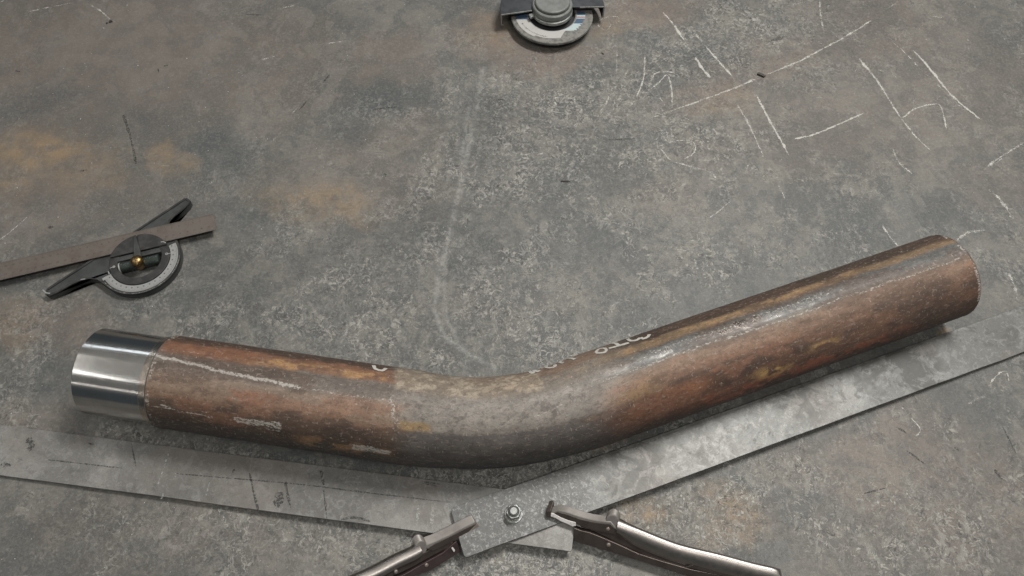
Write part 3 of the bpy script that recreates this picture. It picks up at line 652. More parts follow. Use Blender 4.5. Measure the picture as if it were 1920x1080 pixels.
# left: shoulder, collar and machined spigot with bore
eL, tL = path(sL); tl3 = Vector((-tL[0], -tL[1], 0)); eL3 = Vector((*eL, RP))
def turned(name, prof, mat):
    bm = bmesh.new(); lathe(bm, eL3, tl3, prof, 160)
    o = finish(name, bm, mat, pipe, smooth=True)
    m = o.data; uvl = m.uv_layers.new(name='UVMap')
    base = eL3 - Vector(pipe.location)
    for lp in m.loops:
        v = m.vertices[lp.vertex_index].co - base
        h = v.dot(tl3); rr = v - tl3 * h; a = math.atan2(rr.z, rr.dot(tl3.cross(Vector((0, 0, 1)))))
        uvl.data[lp.index].uv = (h, a * .05)
    mod = o.modifiers.new('split', 'EDGE_SPLIT'); mod.split_angle = R(28)
    return o
LM = abs(proj_len(VX, dL, (320, 715)) - proj_len(VX, dL, (186, 692)))
bm = bmesh.new(); lathe(bm, eL3, tl3, [(RP + .0002, -.0004), (RP - .0003, .0006), (RP - .0012, .0014), (RP - .0030, .0016)], 128)
finish('turned_shoulder', bm, metal('shoulder_steel', (.30, .27, .24), .4, (.15, .10, .08), .5, 90, .2, .7), pipe, smooth=True)
turned('collar', [(.0547, .0010), (.0547, .0095), (.0544, .0100), (.0541, .0100)], metal('collar_steel', (.52, .46, .40), .22, (.33, .28, .24), .5, 30, .1, 1))
turned('machined_spigot', [(.0541, .0098), (.0536, .0102), (.0536, LM - .0016), (.0520, LM), (.0478, LM), (.0474, LM - .0006), (.0474, -.05)], M['turned'])
print('machined length', LM, 'bend radius', RB, 'phi', math.degrees(phi))

# paint-marker writing on the far side of the pipe: strokes follow the surface
svis = np.array([(s, p) for s in np.linspace(sL, arc + sEnd, 500) for p in np.linspace(-1.2, 2.2, 200)])
pts3 = np.array([pipe_point(s, p) for s, p in svis])
vpx, vpy = to_px(pts3[:, 0], pts3[:, 1], pts3[:, 2])
cc = np.stack([np.array([*path(s)[0], RP]) for s in svis[:, 0]])
facing = ((pts3 - cc) * (np.array([0, 0, H]) - pts3)).sum(1) > 0
def on_pipe(x, y):
    d = (vpx - x) ** 2 + (vpy - y) ** 2 + (~facing) * 1e6
    return svis[int(np.argmin(d))]
def pipe_stroke(pxs, wd, extra=None, name='painted_letter_stroke', closed=False):
    sp = [on_pipe(x, y) for x, y in pxs]
    if extra: sp += [sp[i] + np.array([ds, dp]) for i, ds, dp in extra]
    if closed: sp.append(sp[0])
    q = smooth_poly([Vector((s, p, 0)) for s, p in sp], 6)
    ps = [Vector(pipe_point(v.x, v.y, .0006)) for v in q]; ns = []
    for v in q:
        c = path(v.x)[0]; pt = pipe_point(v.x, v.y); ns.append(Vector((pt[0] - c[0], pt[1] - c[1], pt[2] - RP)).normalized())
    bm = bmesh.new(); ribbon(bm, ps, ns, wd, .15, False); return bm
def letter(name, strokes_, wd=.0042):
    bm = bmesh.new()
    for st_ in strokes_:
        b = pipe_stroke(*st_[:1], wd, **(st_[1] if len(st_) > 1 else {}))
        tmp = bpy.data.meshes.new('tmp'); b.to_mesh(tmp); b.free(); bm.from_mesh(tmp); bpy.data.meshes.remove(tmp)
    return finish('painted_letter', bm, M['paint_white'], pipe)
def Z7(pts): return [(680 + x / 3.31, 600 + y / 3.31) for x, y in pts]
letter('C', [(Z7([(66, 283), (72, 300), (92, 311), (122, 314), (148, 304)]),)])
letter('O', [(Z7([(1446, 205), (1462, 210), (1500, 203), (1516, 186), (1500, 176), (1466, 182)]), dict(closed=True))], .0036)
letter('T', [(Z7([(1528, 179), (1590, 163), (1650, 146)]),), (Z7([(1592, 160), (1568, 148)]), dict(extra=[(1, -.002, .12), (1, -.004, .25)]))])
letter('B', [(Z7([(1642, 122), (1665, 130), (1700, 127), (1722, 113)]),), (Z7([(1722, 113), (1745, 115), (1772, 104), (1779, 90)]),)])
letter('8', [(Z7([(1032, 316), (1050, 330), (1066, 322), (1058, 308)]),), (Z7([(1066, 312), (1085, 322), (1102, 312)]),)], .0038)
letter('5', [(Z7([(1112, 290), (1135, 284), (1142, 296), (1165, 300), (1196, 290), (1192, 280)]),)], .0040)
letter('1', [(Z7([(1222, 262), (1248, 266)]),), (Z7([(1230, 252), (1242, 268)]),)], .0040)
letter('1', [(Z7([(1262, 246), (1290, 242), (1318, 246)]),)], .0040)

# ------------------------------------------------------------------ flat bars bolted as a big bevel
gauge = thing('bolted_bevel', 'two long grey flat bars crossed and bolted together below the pipe', 'bevel gauge', tuple(P(961, 958, .019)))
def wob(pts3, step=.02, amp=.0003):
    out = []
    for i, a in enumerate(pts3):
        b = pts3[(i + 1) % len(pts3)]; n = max(1, int((b - a).length / step))
        for k_ in range(n):
            p = a.lerp(b, k_ / n)
            if k_: p = p + Vector((random.uniform(-amp, amp), random.uniform(-amp, amp), 0))
            out.append(p)
    return out
def round_corner(prev, c, nxt, r, n=4):
    a = c + (prev - c).normalized() * r; b = c + (nxt - c).normalized() * r
    return [((a * (1 - t_) + c * t_) * (1 - t_) + (c * (1 - t_) + b * t_) * t_) for t_ in [i / n for i in range(n + 1)]]
# mottled bar (upper one)
zr = lambda x: .019 - .0145 * min(max((x - 960) / 1000, -.12), 1.05)
ur = lambda x: 916 - .3494 * (x - 935); lr = lambda x: 1046.5 - .3690 * (x - 872)
def pr(x, y): return P(x, y, zr(x))
a_, b_, c_, d_ = pr(844, 953), pr(871, 1046.5), pr(2080, lr(2080)), pr(2080, ur(2080))
ol = round_corner(d_, a_, b_, .006) + round_corner(a_, b_, c_, .005) + [c_, d_]
bm = bmesh.new(); prism(bm, wob(ol, .035, .00035), (0, 0, -.0042))
finish('upper_flat_bar', bm, M['bar_r'], gauge, bevel=.0005)
# smooth bar (lower one)
zl = lambda x: .0142 - .0095 * min(max((960 - x) / 1000, -.15), 1.2)
ul = lambda x: 809 + .1275 * (x - 98.5); ll = lambda x: 891 + .1335 * x
def pl(x, y): return P(x, y, zl(x))
a_, b_, c_, d_ = pl(1083, ul(1083)), pl(1072, ll(1072)), pl(-220, ll(-220)), pl(-220, ul(-220))
ol = round_corner(d_, a_, b_, .003) + round_corner(a_, b_, c_, .003) + [c_, d_]
bm = bmesh.new(); prism(bm, wob(ol, .06, .0003), (0, 0, -.0036))
finish('lower_flat_bar', bm, M['bar_l'], gauge, bevel=.0004)
# scribe and saw marks
LB = [([(602, 881), (604, 895), (607, 910)], 3.2, 1), ([(607, 919), (613, 972)], 2.2, 1), ([(468, 887), (476, 925), (484, 957)], 3.2, 1), ([(535, 903), (540, 930), (545, 952)], 3.6, 1), ([(246, 830), (255, 875)], 1.8, 1), ([(331, 888), (560, 908), (690, 924), (845, 942)], 1.5, .6), ([(640, 974), (665, 970), (695, 978)], 3, 1), ([(792, 903), (825, 908)], 2, 1), ([(792, 906), (820, 912)], 2, 1), ([(165, 831), (176, 833)], 3, 1), ([(90, 862), (230, 878)], 1.5, .6), ([(516, 927), (524, 930), (522, 942), (515, 948)], 9, 1), ([(52, 822), (60, 835), (52, 845)], 7, 1), ([(1, 871), (20, 873)], 5, 1), ([(436, 882), (440, 884)], 4, 1)]
strokes('score_mark', LB, M['score'], .0003, gauge, lambda x, y: zl(x))
strokes('pale_scratch', [([(318, 843), (293, 919)], 2.4, 1), ([(329, 885), (326, 900)], 3, 1), ([(393, 905), (386, 930)], 3, 1), ([(305, 925), (302, 935)], 4, 1), ([(812, 950), (808, 990)], 5, 1), ([(786, 948), (780, 985)], 4, 1)], M['scratch'], .0003, gauge, lambda x, y: zl(x))
RB_ = [([(1409, 753), (1418, 772)], 2.5, 1), ([(1510, 727), (1522, 737)], 5, 1), ([(1775, 645), (1790, 660), (1800, 668)], 8, 1), ([(1760, 655), (1782, 640)], 6, 1), ([(1588, 711), (1594, 708)], 4, 1), ([(1625, 732), (1632, 746)], 4, 1), ([(1110, 880), (1120, 872)], 2.5, 1), ([(1475, 768), (1490, 778)], 7, .8), ([(1690, 690), (1715, 700)], 9, .8)]
strokes('score_mark', RB_, M['score'], .0003, gauge, lambda x, y: zr(x))
strokes('pale_scratch', [([(1862, 634), (1880, 640)], 3, 1), ([(1880, 634), (1905, 645)], 3, 1), ([(1110, 905), (1150, 890)], 4, 1)], M['scratch'], .0003, gauge, lambda x, y: zr(x))
# bolt: washer ring, hex nut, threaded end
pc = P(963, 964, .019)
bm = bmesh.new(); lathe(bm, pc, (0, 0, 1), [(.0005, -.0002), (.0005, .0009), (.0105, .0009), (.0112, .0004), (.0112, -.0002)], 40)
finish('washer', bm, M['nut'], gauge, smooth=False, bevel=.0002)
bm = bmesh.new()
hx = [pc + Vector((.0094 * math.cos(R(60 * i + 10)), .0094 * math.sin(R(60 * i + 10)), .0009)) for i in range(6)]
prism(bm, hx, (0, 0, .0125)); nt = finish('hex_nut', bm, M['nut'], gauge, bevel=.0012, seg=3)
bm = bmesh.new(); lathe(bm, pc, (0, 0, 1), [(.0001, .0162), (.0040, .0162), (.0050, .0152), (.0050, .0130)], 32)
finish('bolt_end', bm, M['collar'], gauge, smooth=False, bevel=.0003)
bm = bmesh.new(); lathe(bm, pc, (0, 0, 1), [(.0052, .0136), (.0064, .0139), (.0070, .0134)], 32)
finish('nut_dark_ring', bm, M['recess_shade'], gauge, smooth=True)  # black ring on the nut top, no hollow cut

# ------------------------------------------------------------------ locking pliers
class Plier:
    def __init__(s, name, label, ang, anchor_px, anchor_z, lean, zoom):
        d = Vector((math.cos(R(ang)), math.sin(R(ang)), 0)); h = Vector((-d.y, d.x, 0))
        if h.y < 0: h = -h
        s.d = d; s.h = h; s.n = h * math.sin(R(lean)) + Vector((0, 0, 1)) * math.cos(R(lean))       # towards the upper jaw
        s.back = h * math.cos(R(lean)) - Vector((0, 0, 1)) * math.sin(R(lean))              # away from the viewer
        s.o = P(*anchor_px, anchor_z); s.z = zoom
        s.root = thing(name, label, 'pliers', tuple(Vector((s.o.x, s.o.y, 0))), 'locking pliers clamped on the bolted bars')
    def q(s, X, Y):
        sc, ox, oy = s.z
        return PP(ox + X / sc, oy + Y / sc, s.o, s.back)
    def clampz(s, bm):
        for v in bm.verts: v.co.z = max(v.co.z, .0012)
    def plate(s, name, pts, th, mat, off=0.0, bevel=.0008, smooth=0, flat=False):
        bm = bmesh.new(); p3 = [s.q(*p) + s.back * off for p in pts]
        if smooth: p3 = smooth_poly(p3 + [p3[0]], smooth)[:-1]
        prism(bm, p3, (s.h if flat else s.back) * th); s.clampz(bm)
        return finish(name, bm, mat, s.root, bevel=bevel)
    def rivet(s, X, Y, r, th=.003, mat=None, off=-.0015):
        bm = bmesh.new(); lathe(bm, s.q(X, Y) + s.back * off, s.back, [(.0001, 0), (r * .7, 0), (r, .0008), (r, th)], 24); s.clampz(bm)
        return finish('rivet', bm, mat or M['jaw'], s.root, smooth=True)
    def handle(s, name, T, B, half, mat, cushion=.5):
        T = smooth_poly([s.q(*p) for p in T], 5); B = smooth_poly([s.q(*p) for p in B], 5)
        secs = []; half0 = half
        for a, b in zip(T, B):
            a = a - s.h * (1.5 * half0)
            sec = []; up = (a - b); hh = up.length; up.normalize(); c = b
            hf = half if not callable(half) else half
            rad = min(half, hh * .5)
            rad = min(half * 1.5, hh * .85); half = half0 * min(1.0, max(.25, (len(T) - 1 - len(secs)) / 6 + .25))
            for i in range(25):                # rounded top
                t_ = math.pi * i / 24
                sec.append(a - up * rad + up * rad * math.sin(t_) + s.h * (half - half * math.cos(t_)))
            sec.append(b + s.h * 2 * half); sec.append(b)
            secs.append(sec)
        bm = bmesh.new(); sweep(bm, secs); s.clampz(bm)
        o = finish(name, bm, mat, s.root, smooth=True)
        m = o.modifiers.new('split', 'EDGE_SPLIT'); m.split_angle = R(40)
        return o
# right-hand pair
pr_ = Plier('locking_pliers', 'locking pliers right of the bolt with long shiny handle pointing to the lower right', -17, (1050, 975), .0235, 52, (8.0, 1010, 920))
pr_.plate('upper_jaw', [(175, 335), (290, 292), (450, 335), (620, 395), (800, 440), (970, 465), (1080, 470), (1190, 600), (1150, 660), (900, 610), (700, 560), (560, 500), (430, 440), (300, 380), (185, 350)], .0078, M['jaw_top'], bevel=.0016, flat=True)
pr_.plate('jaw_side_shade', [(200, 350), (290, 318), (450, 362), (620, 425), (800, 468), (970, 492), (1070, 500), (1175, 600), (1140, 650), (900, 605), (700, 555), (560, 497), (430, 437), (300, 377)], .001, M['plier_side'], -.0008, bevel=.0003)  # thin dark plate added so the jaw's side looks shaded
pr_.plate('jaw_tip', [(112, 310), (185, 300), (190, 410), (118, 400)], .0135, M['plier_side'], -.0005, bevel=.001, flat=True)
pr_.plate('worn_jaw_face', [(185, 330), (240, 340), (330, 395), (450, 440), (560, 470), (562, 525), (510, 535), (430, 495), (330, 455), (250, 405), (180, 385)], .006, M['jaw_worn'], -.0012, bevel=.0007)
pr_.plate('knuckle', [(1100 + 105 * math.cos(t_ * .3927), 480 + 115 * math.sin(t_ * .3927)) for t_ in range(16)], .0085, M['jaw_top'], .0005, bevel=.0014, flat=True)
pr_.plate('side_cheek', [(985, 500), (1060, 520), (1180, 600), (1230, 560), (1260, 600), (1700, 800), (1900, 900), (1900, 1080), (1500, 930), (1150, 770), (800, 600), (640, 560), (600, 470), (800, 470)], .0125, M['plier_side'], .0006, bevel=.0008)
pr_.plate('lower_jaw_frame', [(530, 545), (640, 588), (760, 615), (900, 668), (1200, 795), (1500, 935), (1850, 1045), (2290, 1170), (2800, 1265), (2800, 1420), (2300, 1290), (1500, 1035), (1040, 895), (530, 742)], .009, M['plier_side'], -.0022, bevel=.0009)
pr_.plate('spring_lever', [(2200, 1130), (2360, 1080), (2480, 1110), (3000, 1250), (3000, 1330), (2480, 1200)], .006, M['plier_side'], -.0026, bevel=.0007)
pr_.handle('handle', [(1200, 440), (1500, 550), (1920, 718), (2190, 808), (2720, 932), (3230, 1068), (3520, 1135), (3615, 1188), (3650, 1245)],
           [(1180, 640), (1450, 830), (1850, 1000), (2150, 1100), (2650, 1260), (3160, 1390), (3470, 1450), (3590, 1420), (3640, 1340)], .0086, M['chrome'])
for X, Y in ((1040, 572), (1510, 790), (1050, 800)): pr_.rivet(X, Y, .0026, off=-.0034 if Y == 800 else -.0012)
# left-hand pair
pl_ = Plier('locking_pliers', 'locking pliers left of the bolt with handle running off the bottom edge', 209, (880, 985), .0235, 52, (6.857, 640, 940))
pl_.plate('upper_jaw', [(1725, 262), (1772, 330), (1650, 410), (1500, 495), (1440, 515), (1350, 560), (1180, 640), (1080, 610), (1090, 560), (1200, 520), (1400, 425), (1600, 320)], .0105, M['jaw_top'], bevel=.0016, flat=True)
pl_.plate('jaw_side_shade', [(1738, 285), (1765, 330), (1650, 405), (1500, 490), (1440, 510), (1350, 555), (1180, 635), (1100, 610), (1200, 545), (1400, 452), (1600, 348)], .001, M['plier_side'], -.0008, bevel=.0003)  # dark plate giving this jaw's side its shade by colour
pl_.plate('worn_jaw_face', [(1690, 330), (1745, 280), (1782, 335), (1640, 425), (1520, 500), (1500, 480), (1600, 420)], .006, M['jaw'], -.001, bevel=.0008)
pl_.plate('knuckle', [(1035 + 80 * math.cos(t_ * .3927), 600 + 85 * math.sin(t_ * .3927)) for t_ in range(16)], .0100, M['jaw_top'], .0005, bevel=.0014, flat=True)
pl_.plate('side_cheek', [(1180, 600), (1440, 520), (1450, 560), (1150, 720), (900, 860), (600, 1000), (300, 1130), (280, 1000), (700, 820), (1000, 700)], .0125, M['plier_side'], .0006, bevel=.0008)
pl_.plate('lower_jaw_frame', [(1440, 530), (1475, 500), (1535, 640), (1400, 720), (1150, 880), (1000, 930), (800, 1000), (400, 1190), (200, 1290), (160, 1210), (400, 1100), (800, 930), (1100, 760), (1300, 650)], .009, metal('plier_red_tint', (.085, .062, .060), .36, (.05, .034, .034), .6, 70, .04, .6), -.0022, bevel=.0009)
pl_.plate('bright_stop', [(1405, 590), (1425, 575), (1455, 615), (1440, 640)], .003, M['jaw_worn'], -.004, bevel=.0005)
pl_.handle('handle', [(1000, 555), (900, 610), (700, 705), (400, 860), (100, 985), (-200, 1100), (-500, 1220)],
           [(1040, 690), (960, 760), (740, 860), (460, 1010), (180, 1140), (-120, 1260), (-420, 1380)], .0085, M['chrome'])
for X, Y in ((1090, 810), (700, 895)): pl_.rivet(X, Y, .0024, off=-.0034)

# ------------------------------------------------------------------ bevel protractor head with its rule
ZP = .0125
pcn = P(262.5, 487, ZP)
prot = thing('protractor_head', 'black angle protractor with a long steel rule and brass knob', 'protractor', (pcn.x, pcn.y, 0))
ub = Vector((math.cos(R(44.5)), math.sin(R(44.5)), 0)); un = Vector((-ub.y, ub.x, 0))    # along the base edge, and towards it
def L(a, n, z=0.0): return Vector((pcn.x, pcn.y, z)) + ub * a + un * n
def arcpts(r, a0, a1, n, z=0): return [Vector((pcn.x + r * math.cos(R(a0 + (a1 - a0) * i / n)), pcn.y + r * math.sin(R(a0 + (a1 - a0) * i / n)), z)) for i in range(n + 1)]
# body outline in (along, normal): long straight reference edge, arms, round belly
RO = .0560
def body_outline(ins=0.0, z=0.0):
    e = .0500 - ins
    pts = [(-.118, e)]
    pts = [(-.121 + ins, .0475), (-.1235 + ins, .043), (-.120 + ins, .036 + ins), (-.108, .0335 + ins), (-.095, .0325 + ins), (-.080, .0295 + ins), (-.068, .0235 + ins), (-.060, .014 + ins * .5)]
    a0 = 190; a1 = 350
    circ = [((RO - ins) * math.cos(R(a0 + (a1 - a0) * i / 40)), (RO - ins) * math.sin(R(a0 + (a1 - a0) * i / 40))) for i in range(41)]
    pts += circ
    pts += [(.0585 - ins, .004), (.060, .020 + ins * .5), (.066, .029 + ins), (.078, .0325 + ins), (.095, .034 + ins), (.102, .0355 + ins), (.1085 - ins, .040), (.1075 - ins, .0475), (.104, e), (-.116, e)]
    return [L(a, n, z) for a, n in pts]
# base plate ring with open middle: two prisms rings joined by bridging inner hole
def ring_plate(name, outer, r_in, z0, z1, mat, bevel=.0008, cx=0, cy=0):
    n = len(outer); bm = bmesh.new()
    inner = []
    for p in outer:
        a = math.atan2(p.y - pcn.y, p.x - pcn.x)
        inner.append(Vector((pcn.x + r_in * math.cos(a), pcn.y + r_in * math.sin(a), 0)))
    def V_(p, z): return bm.verts.new((p.x, p.y, z))
    ot = [V_(p, z1) for p in outer]; ob = [V_(p, z0) for p in outer]; it = [V_(p, z1) for p in inner]; ib = [V_(p, z0) for p in inner]
    for i in range(n):
        j = (i + 1) % n
        bm.faces.new([ot[i], ot[j], it[j], it[i]]); bm.faces.new([ob[i], ib[i], ib[j], ob[j]])
        bm.faces.new([ot[i], ob[i], ob[j], ot[j]]); bm.faces.new([it[i], it[j], ib[j], ib[i]])
    return finish(name, bm, mat, prot, bevel=bevel)
ring_plate('cast_body', body_outline(), .031, .0006, .0105, M['grey_casting'], .0010)
# raised black lip all round the casting
o3 = body_outline(0); i3 = body_outline(.0032)
bm = bmesh.new()
rs = []
for z_, pts_ in ((.0085, o3), (.0118, o3), (.0118, i3), (.0095, i3)): rs.append([bm.verts.new((p.x, p.y, z_)) for p in pts_])
n = len(o3)
for a_r, b_r in zip(rs, rs[1:]):
    for i in range(n): bm.faces.new([a_r[i], a_r[(i + 1) % n], b_r[(i + 1) % n], b_r[i]])
finish('raised_lip', bm, M['black_enamel'], prot, bevel=.0004)
# white degree scale
bm = bmesh.new()
lathe(bm, Vector((pcn.x, pcn.y, .0105)), (0, 0, 1), [(.0424, 0), (.0424, .0022), (.0428, .0024), (.0524, .0024), (.0528, .0020), (.0528, 0)], 110, R(214), R(393), ref=(1, 0, 0), closed_prof=True)
dial = finish('degree_scale', bm, M['dial_white'], prot)
bm = bmesh.new()
for i in range(0, 176, 2):
    a = R(216 + i); r0 = .0500 if i % 10 else .0484; e = Vector((math.cos(a), math.sin(a), 0)); c0 = Vector((pcn.x, pcn.y, .0131)); s_ = Vector((-e.y, e.x, 0)) * .00012
    q = [bm.verts.new(c0 + e * r0 - s_), bm.verts.new(c0 + e * .0520 - s_), bm.verts.new(c0 + e * .0520 + s_), bm.verts.new(c0 + e * r0 + s_)]; bm.faces.new(q)
    if i % 10 == 4:
        for k_ in (-.5, .5):
            c1 = c0 + e * .0462 + s_ * 8 * k_; q = [c1 - e * .0010 - s_ * 3, c1 + e * .0010 - s_ * 3, c1 + e * .0010 + s_ * 3, c1 - e * .0010 + s_ * 3]; bm.faces.new([bm.verts.new(p) for p in q])
gm = finish('scale_graduations', bm, M['print'], prot); gm['kind'] = 'stuff'
# turret
rp0, rp1 = P(0, 492.7, .0135), P(400.7, 400.2, .0135); rd_ = (rp1 - rp0); rd_.z = 0; rd_.normalize(); rn_ = Vector((-rd_.y, rd_.x, 0))
ra = math.degrees(math.atan2(rd_.y, rd_.x))
bm = bmesh.new()
lathe(bm, Vector((pcn.x, pcn.y, .0060)), (0, 0, 1), [(.0305, 0), (.0305, .0080), (.0309, .0084), (.0412, .0084), (.0418, .0078), (.0418, 0)], 110, R(0), R(360), ref=(1, 0, 0), closed_prof=True)
finish('turret_ring', bm, M['black_enamel'], prot, bevel=.0003)
def seg(off, r, z0, z1, name, mat, gap=None):
    a = math.degrees(math.acos(off / r)); pts = arcpts(r, ra + 90 - a, ra + 90 + a, 40)
    bm = bmesh.new()
    if gap:
        h = math.degrees(gap / r); g0 = ra + 90
        A_ = arcpts(r, ra + 90 - a, g0 + gap - 2.6, 20); B_ = arcpts(r, g0 + gap + 2.6, ra + 90 + a, 20)
        for S_ in (A_, B_):
            foot = [Vector((pcn.x, pcn.y, 0)) + rn_ * off + rd_ * ((p - Vector((pcn.x, pcn.y, 0))).dot(rd_)) for p in (S_[-1], S_[0])]
            prism(bm, [Vector((p.x, p.y, z0)) for p in S_ + foot], (0, 0, z1 - z0))
    else: prism(bm, [Vector((p.x, p.y, z0)) for p in pts], (0, 0, z1 - z0))
    return finish(name, bm, mat, prot, bevel=.0004)
seg(.0125, .0412, .0150, .0172, 'turret_cap', M['black_enamel'], gap=2.5)
# cross bar under the cap and vial holder
def rbox(name, a0, a1, n0, n1, z0, z1, mat, bevel=.0006):
    c0 = Vector((pcn.x, pcn.y, 0)); bm = bmesh.new()
    prism(bm, [c0 + rd_ * a + rn_ * n_ + Vector((0, 0, z0)) for a, n_ in ((a0, n0), (a1, n0), (a1, n1), (a0, n1))], (0, 0, z1 - z0))
    return finish(name, bm, mat, prot, bevel=bevel)
rbox('cross_bar', -.036, .036, .0045, .0125, .0060, .0140, M['grey_casting'])
c0 = Vector((pcn.x, pcn.y, .0110))
bm = bmesh.new(); lathe(bm, c0 - rd_ * .0275 - rn_ * .0055, rd_, [(.0001, 0), (.0060, 0), (.0072, .001), (.0072, .0530), (.0060, .0540), (.0001, .0540)], 32)
finish('vial_tube', bm, M['vial'], prot, smooth=True).modifiers.new('s', 'EDGE_SPLIT').split_angle = R(30)
bm = bmesh.new(); lathe(bm, c0 - rd_ * .0285 - rn_ * .0055, rd_, [(.0074, 0), (.0078, .0003), (.0078, .0016), (.0074, .002)], 32)
finish('vial_ring', bm, M['dial_white'], prot, smooth=True)
# clamp: tapered finger and brass knob
bm = bmesh.new()
f0 = Vector((pcn.x, pcn.y, .0172)) - rd_ * .002
prism(bm, [f0 + rn_ * .0400 - rd_ * .0016, f0 + rn_ * .0400 + rd_ * .0008, f0 + rn_ * .012 + rd_ * .0055, f0 - rn_ * .002 + rd_ * .0062, f0 - rn_ * .002 - rd_ * .0042, f0 + rn_ * .014 - rd_ * .0035], (0, 0, .0022))
finish('clamp_finger', bm, M['grey_casting'], prot, bevel=.0007)
kn = P(259, 492, .0200)
bm = bmesh.new(); lathe(bm, kn, (0, 0, 1), [(.0060, -.0100), (.0078, -.0010), (.0080, .0005), (.0072, .0012), (.0082, .0020), (.0086, .0040), (.0078, .0068), (.0058, .0088), (.0030, .0100), (.0001, .0104)], 40)
finish('brass_knob', bm, M['brass'], prot, smooth=True)
# white index marks
def mark3(name, pxs, wd, z=.0150):
    bm = bmesh.new(); p3 = [P(x, y, z) for x, y in pxs]; ribbon(bm, p3, [Vector((0, 0, 1))] * len(p3), wd, .1, False)
    return finish(name, bm, M['dial_white'], prot)
def Z5(pts): return [(160 + x / 6.354, 400 + y / 6.354) for x, y in pts]
mark3('index_line', Z5([(290, 655), (320, 642), (350, 634)]), .0011); mark3('index_line', Z5([(985, 482), (1022, 473)]), .0011)
for cx_, cy_ in ((340, 637), (968, 483)):
    bm = bmesh.new(); q0 = P(160 + cx_ / 6.354, 400 + cy_ / 6.354, .0149); lathe(bm, q0, (0, 0, 1), [(.0008, 0), (.0008, .0003), (.0020, .0003), (.0020, 0)], 16)
    finish('index_ring', bm, M['dial_white'], prot)
mark3('paint_chip', Z5([(272, 690), (286, 722)]), .0016, .0151); mark3('paint_chip', Z5([(900, 342), (925, 336), (960, 352)]), .0016, .0178)
mark3('paint_chip', Z5([(205, 790), (235, 775), (280, 770)]), .0045, .0134)
# bright worn edge along the near side of the ring and left arm tip
c_edge = [Vector((p.x, p.y, .0121)) for p in arcpts(.0547, 222, 368, 60)]
bm = bmesh.new(); ribbon(bm, c_edge, [Vector((0, 0, 1))] * len(c_edge), .0008, .5)
finish('worn_edge', bm, M['scratch'], prot)
mark3('paint_chip', [(80, 543), (86, 549), (94, 550)], .0018, .0122); mark3('paint_chip', [(151, 524), (160, 523)], .0016, .0122)
# the rule: lies in the slot under the turret cap, runs off the left edge of the picture
zq = .0142
t0, t1 = P(0, 492.7, zq), P(400.7, 400.2, zq); b1 = P(407.6, 429.8, zq)
dd = (t1 - t0).normalized(); wdv = (b1 - t1); nn_ = Vector((dd.y, -dd.x, 0)); wd_ = abs(wdv.dot(nn_)); print('rule width', wd_)
far = t1 - dd * .62
bm = bmesh.new(); prism(bm, [far, t1, t1 + nn_ * wd_, far + nn_ * wd_], (0, 0, -.0011))
finish('steel_rule', bm, M['ruler'], prot, bevel=.0002)
bm = bmesh.new()
for i in range(0, 560):
    a = i * .001; 
    for side in (0, 1):
        ln_ = .0055 if i % 10 == 0 else (.0038 if i % 5 == 0 else .0022)
        if side and i % 2: continue
        o_ = t1 - dd * (a + .001) + Vector((0, 0, .00012)); y0_ = .0002 if not side else wd_ - .0002 - ln_
        q = [o_ + nn_ * y0_ - dd * .00012, o_ + nn_ * y0_ + dd * .00012, o_ + nn_ * (y0_ + ln_) + dd * .00012, o_ + nn_ * (y0_ + ln_) - dd * .00012]
        bm.faces.new([bm.verts.new(p) for p in q])
gm = finish('rule_graduations', bm, M['print'], prot); gm['kind'] = 'stuff'
DIG = {'0': 'abcdef', '1': 'bc', '2': 'abged', '3': 'abgcd', '4': 'fgbc', '5': 'afgcd', '6': 'afgecd', '7': 'abc', '8': 'abcdefg', '9': 'abcdfg'}
SEG = {'a': ((0, 1), (1, 1)), 'b': ((1, 1), (1, .5)), 'c': ((1, .5), (1, 0)), 'd': ((0, 0), (1, 0)), 'e': ((0, 0), (0, .5)), 'f': ((0, .5), (0, 1)), 'g': ((0, .5), (1, .5))}
bm = bmesh.new()
for i in range(1, 50):
    for row in (0, 1):
        s_ = str(i if row == 0 else 50 - i)
        for j, chh in enumerate(s_):
            base_ = t1 - dd * (i * .01 - .0002 - j * .0017 + .0016) + nn_ * (.0093 if row == 0 else wd_ - .0068) + Vector((0, 0, .00012))
            for sg_ in DIG[chh]:
                (ax, ay), (bx, by) = SEG[sg_]
                A_ = base_ + dd * ax * .0012 - nn_ * ay * .0022; B_ = base_ + dd * bx * .0012 - nn_ * by * .0022
                ribbon(bm, [A_, B_], [Vector((0, 0, 1))] * 2, .00032, 0, False)
gm = finish('rule_numerals', bm, M['print'], prot); gm['kind'] = 'stuff'

# ------------------------------------------------------------------ angle grinder
ZG = .0200
gc = P(1035, 27, ZG)
gr_ = thing('angle_grinder', 'grey angle grinder resting with its abrasive wheel towards the viewer at the top edge', 'angle grinder', (gc.x, gc.y, 0))
C0 = Vector((gc.x, gc.y, 0)); UPV = (0, 0, 1)
def gl(name, prof, mat, n=96, a0=0, a1=360, closed=False, bevel=0, dx=0, dy=0, smooth=False):
    bm = bmesh.new(); lathe(bm, C0 + Vector((dx, dy, 0)), UPV, prof, n, R(a0), R(a1), ref=(1, 0, 0), closed_prof=closed)
    o = finish(name, bm, mat, gr_, smooth=smooth, bevel=bevel); return o
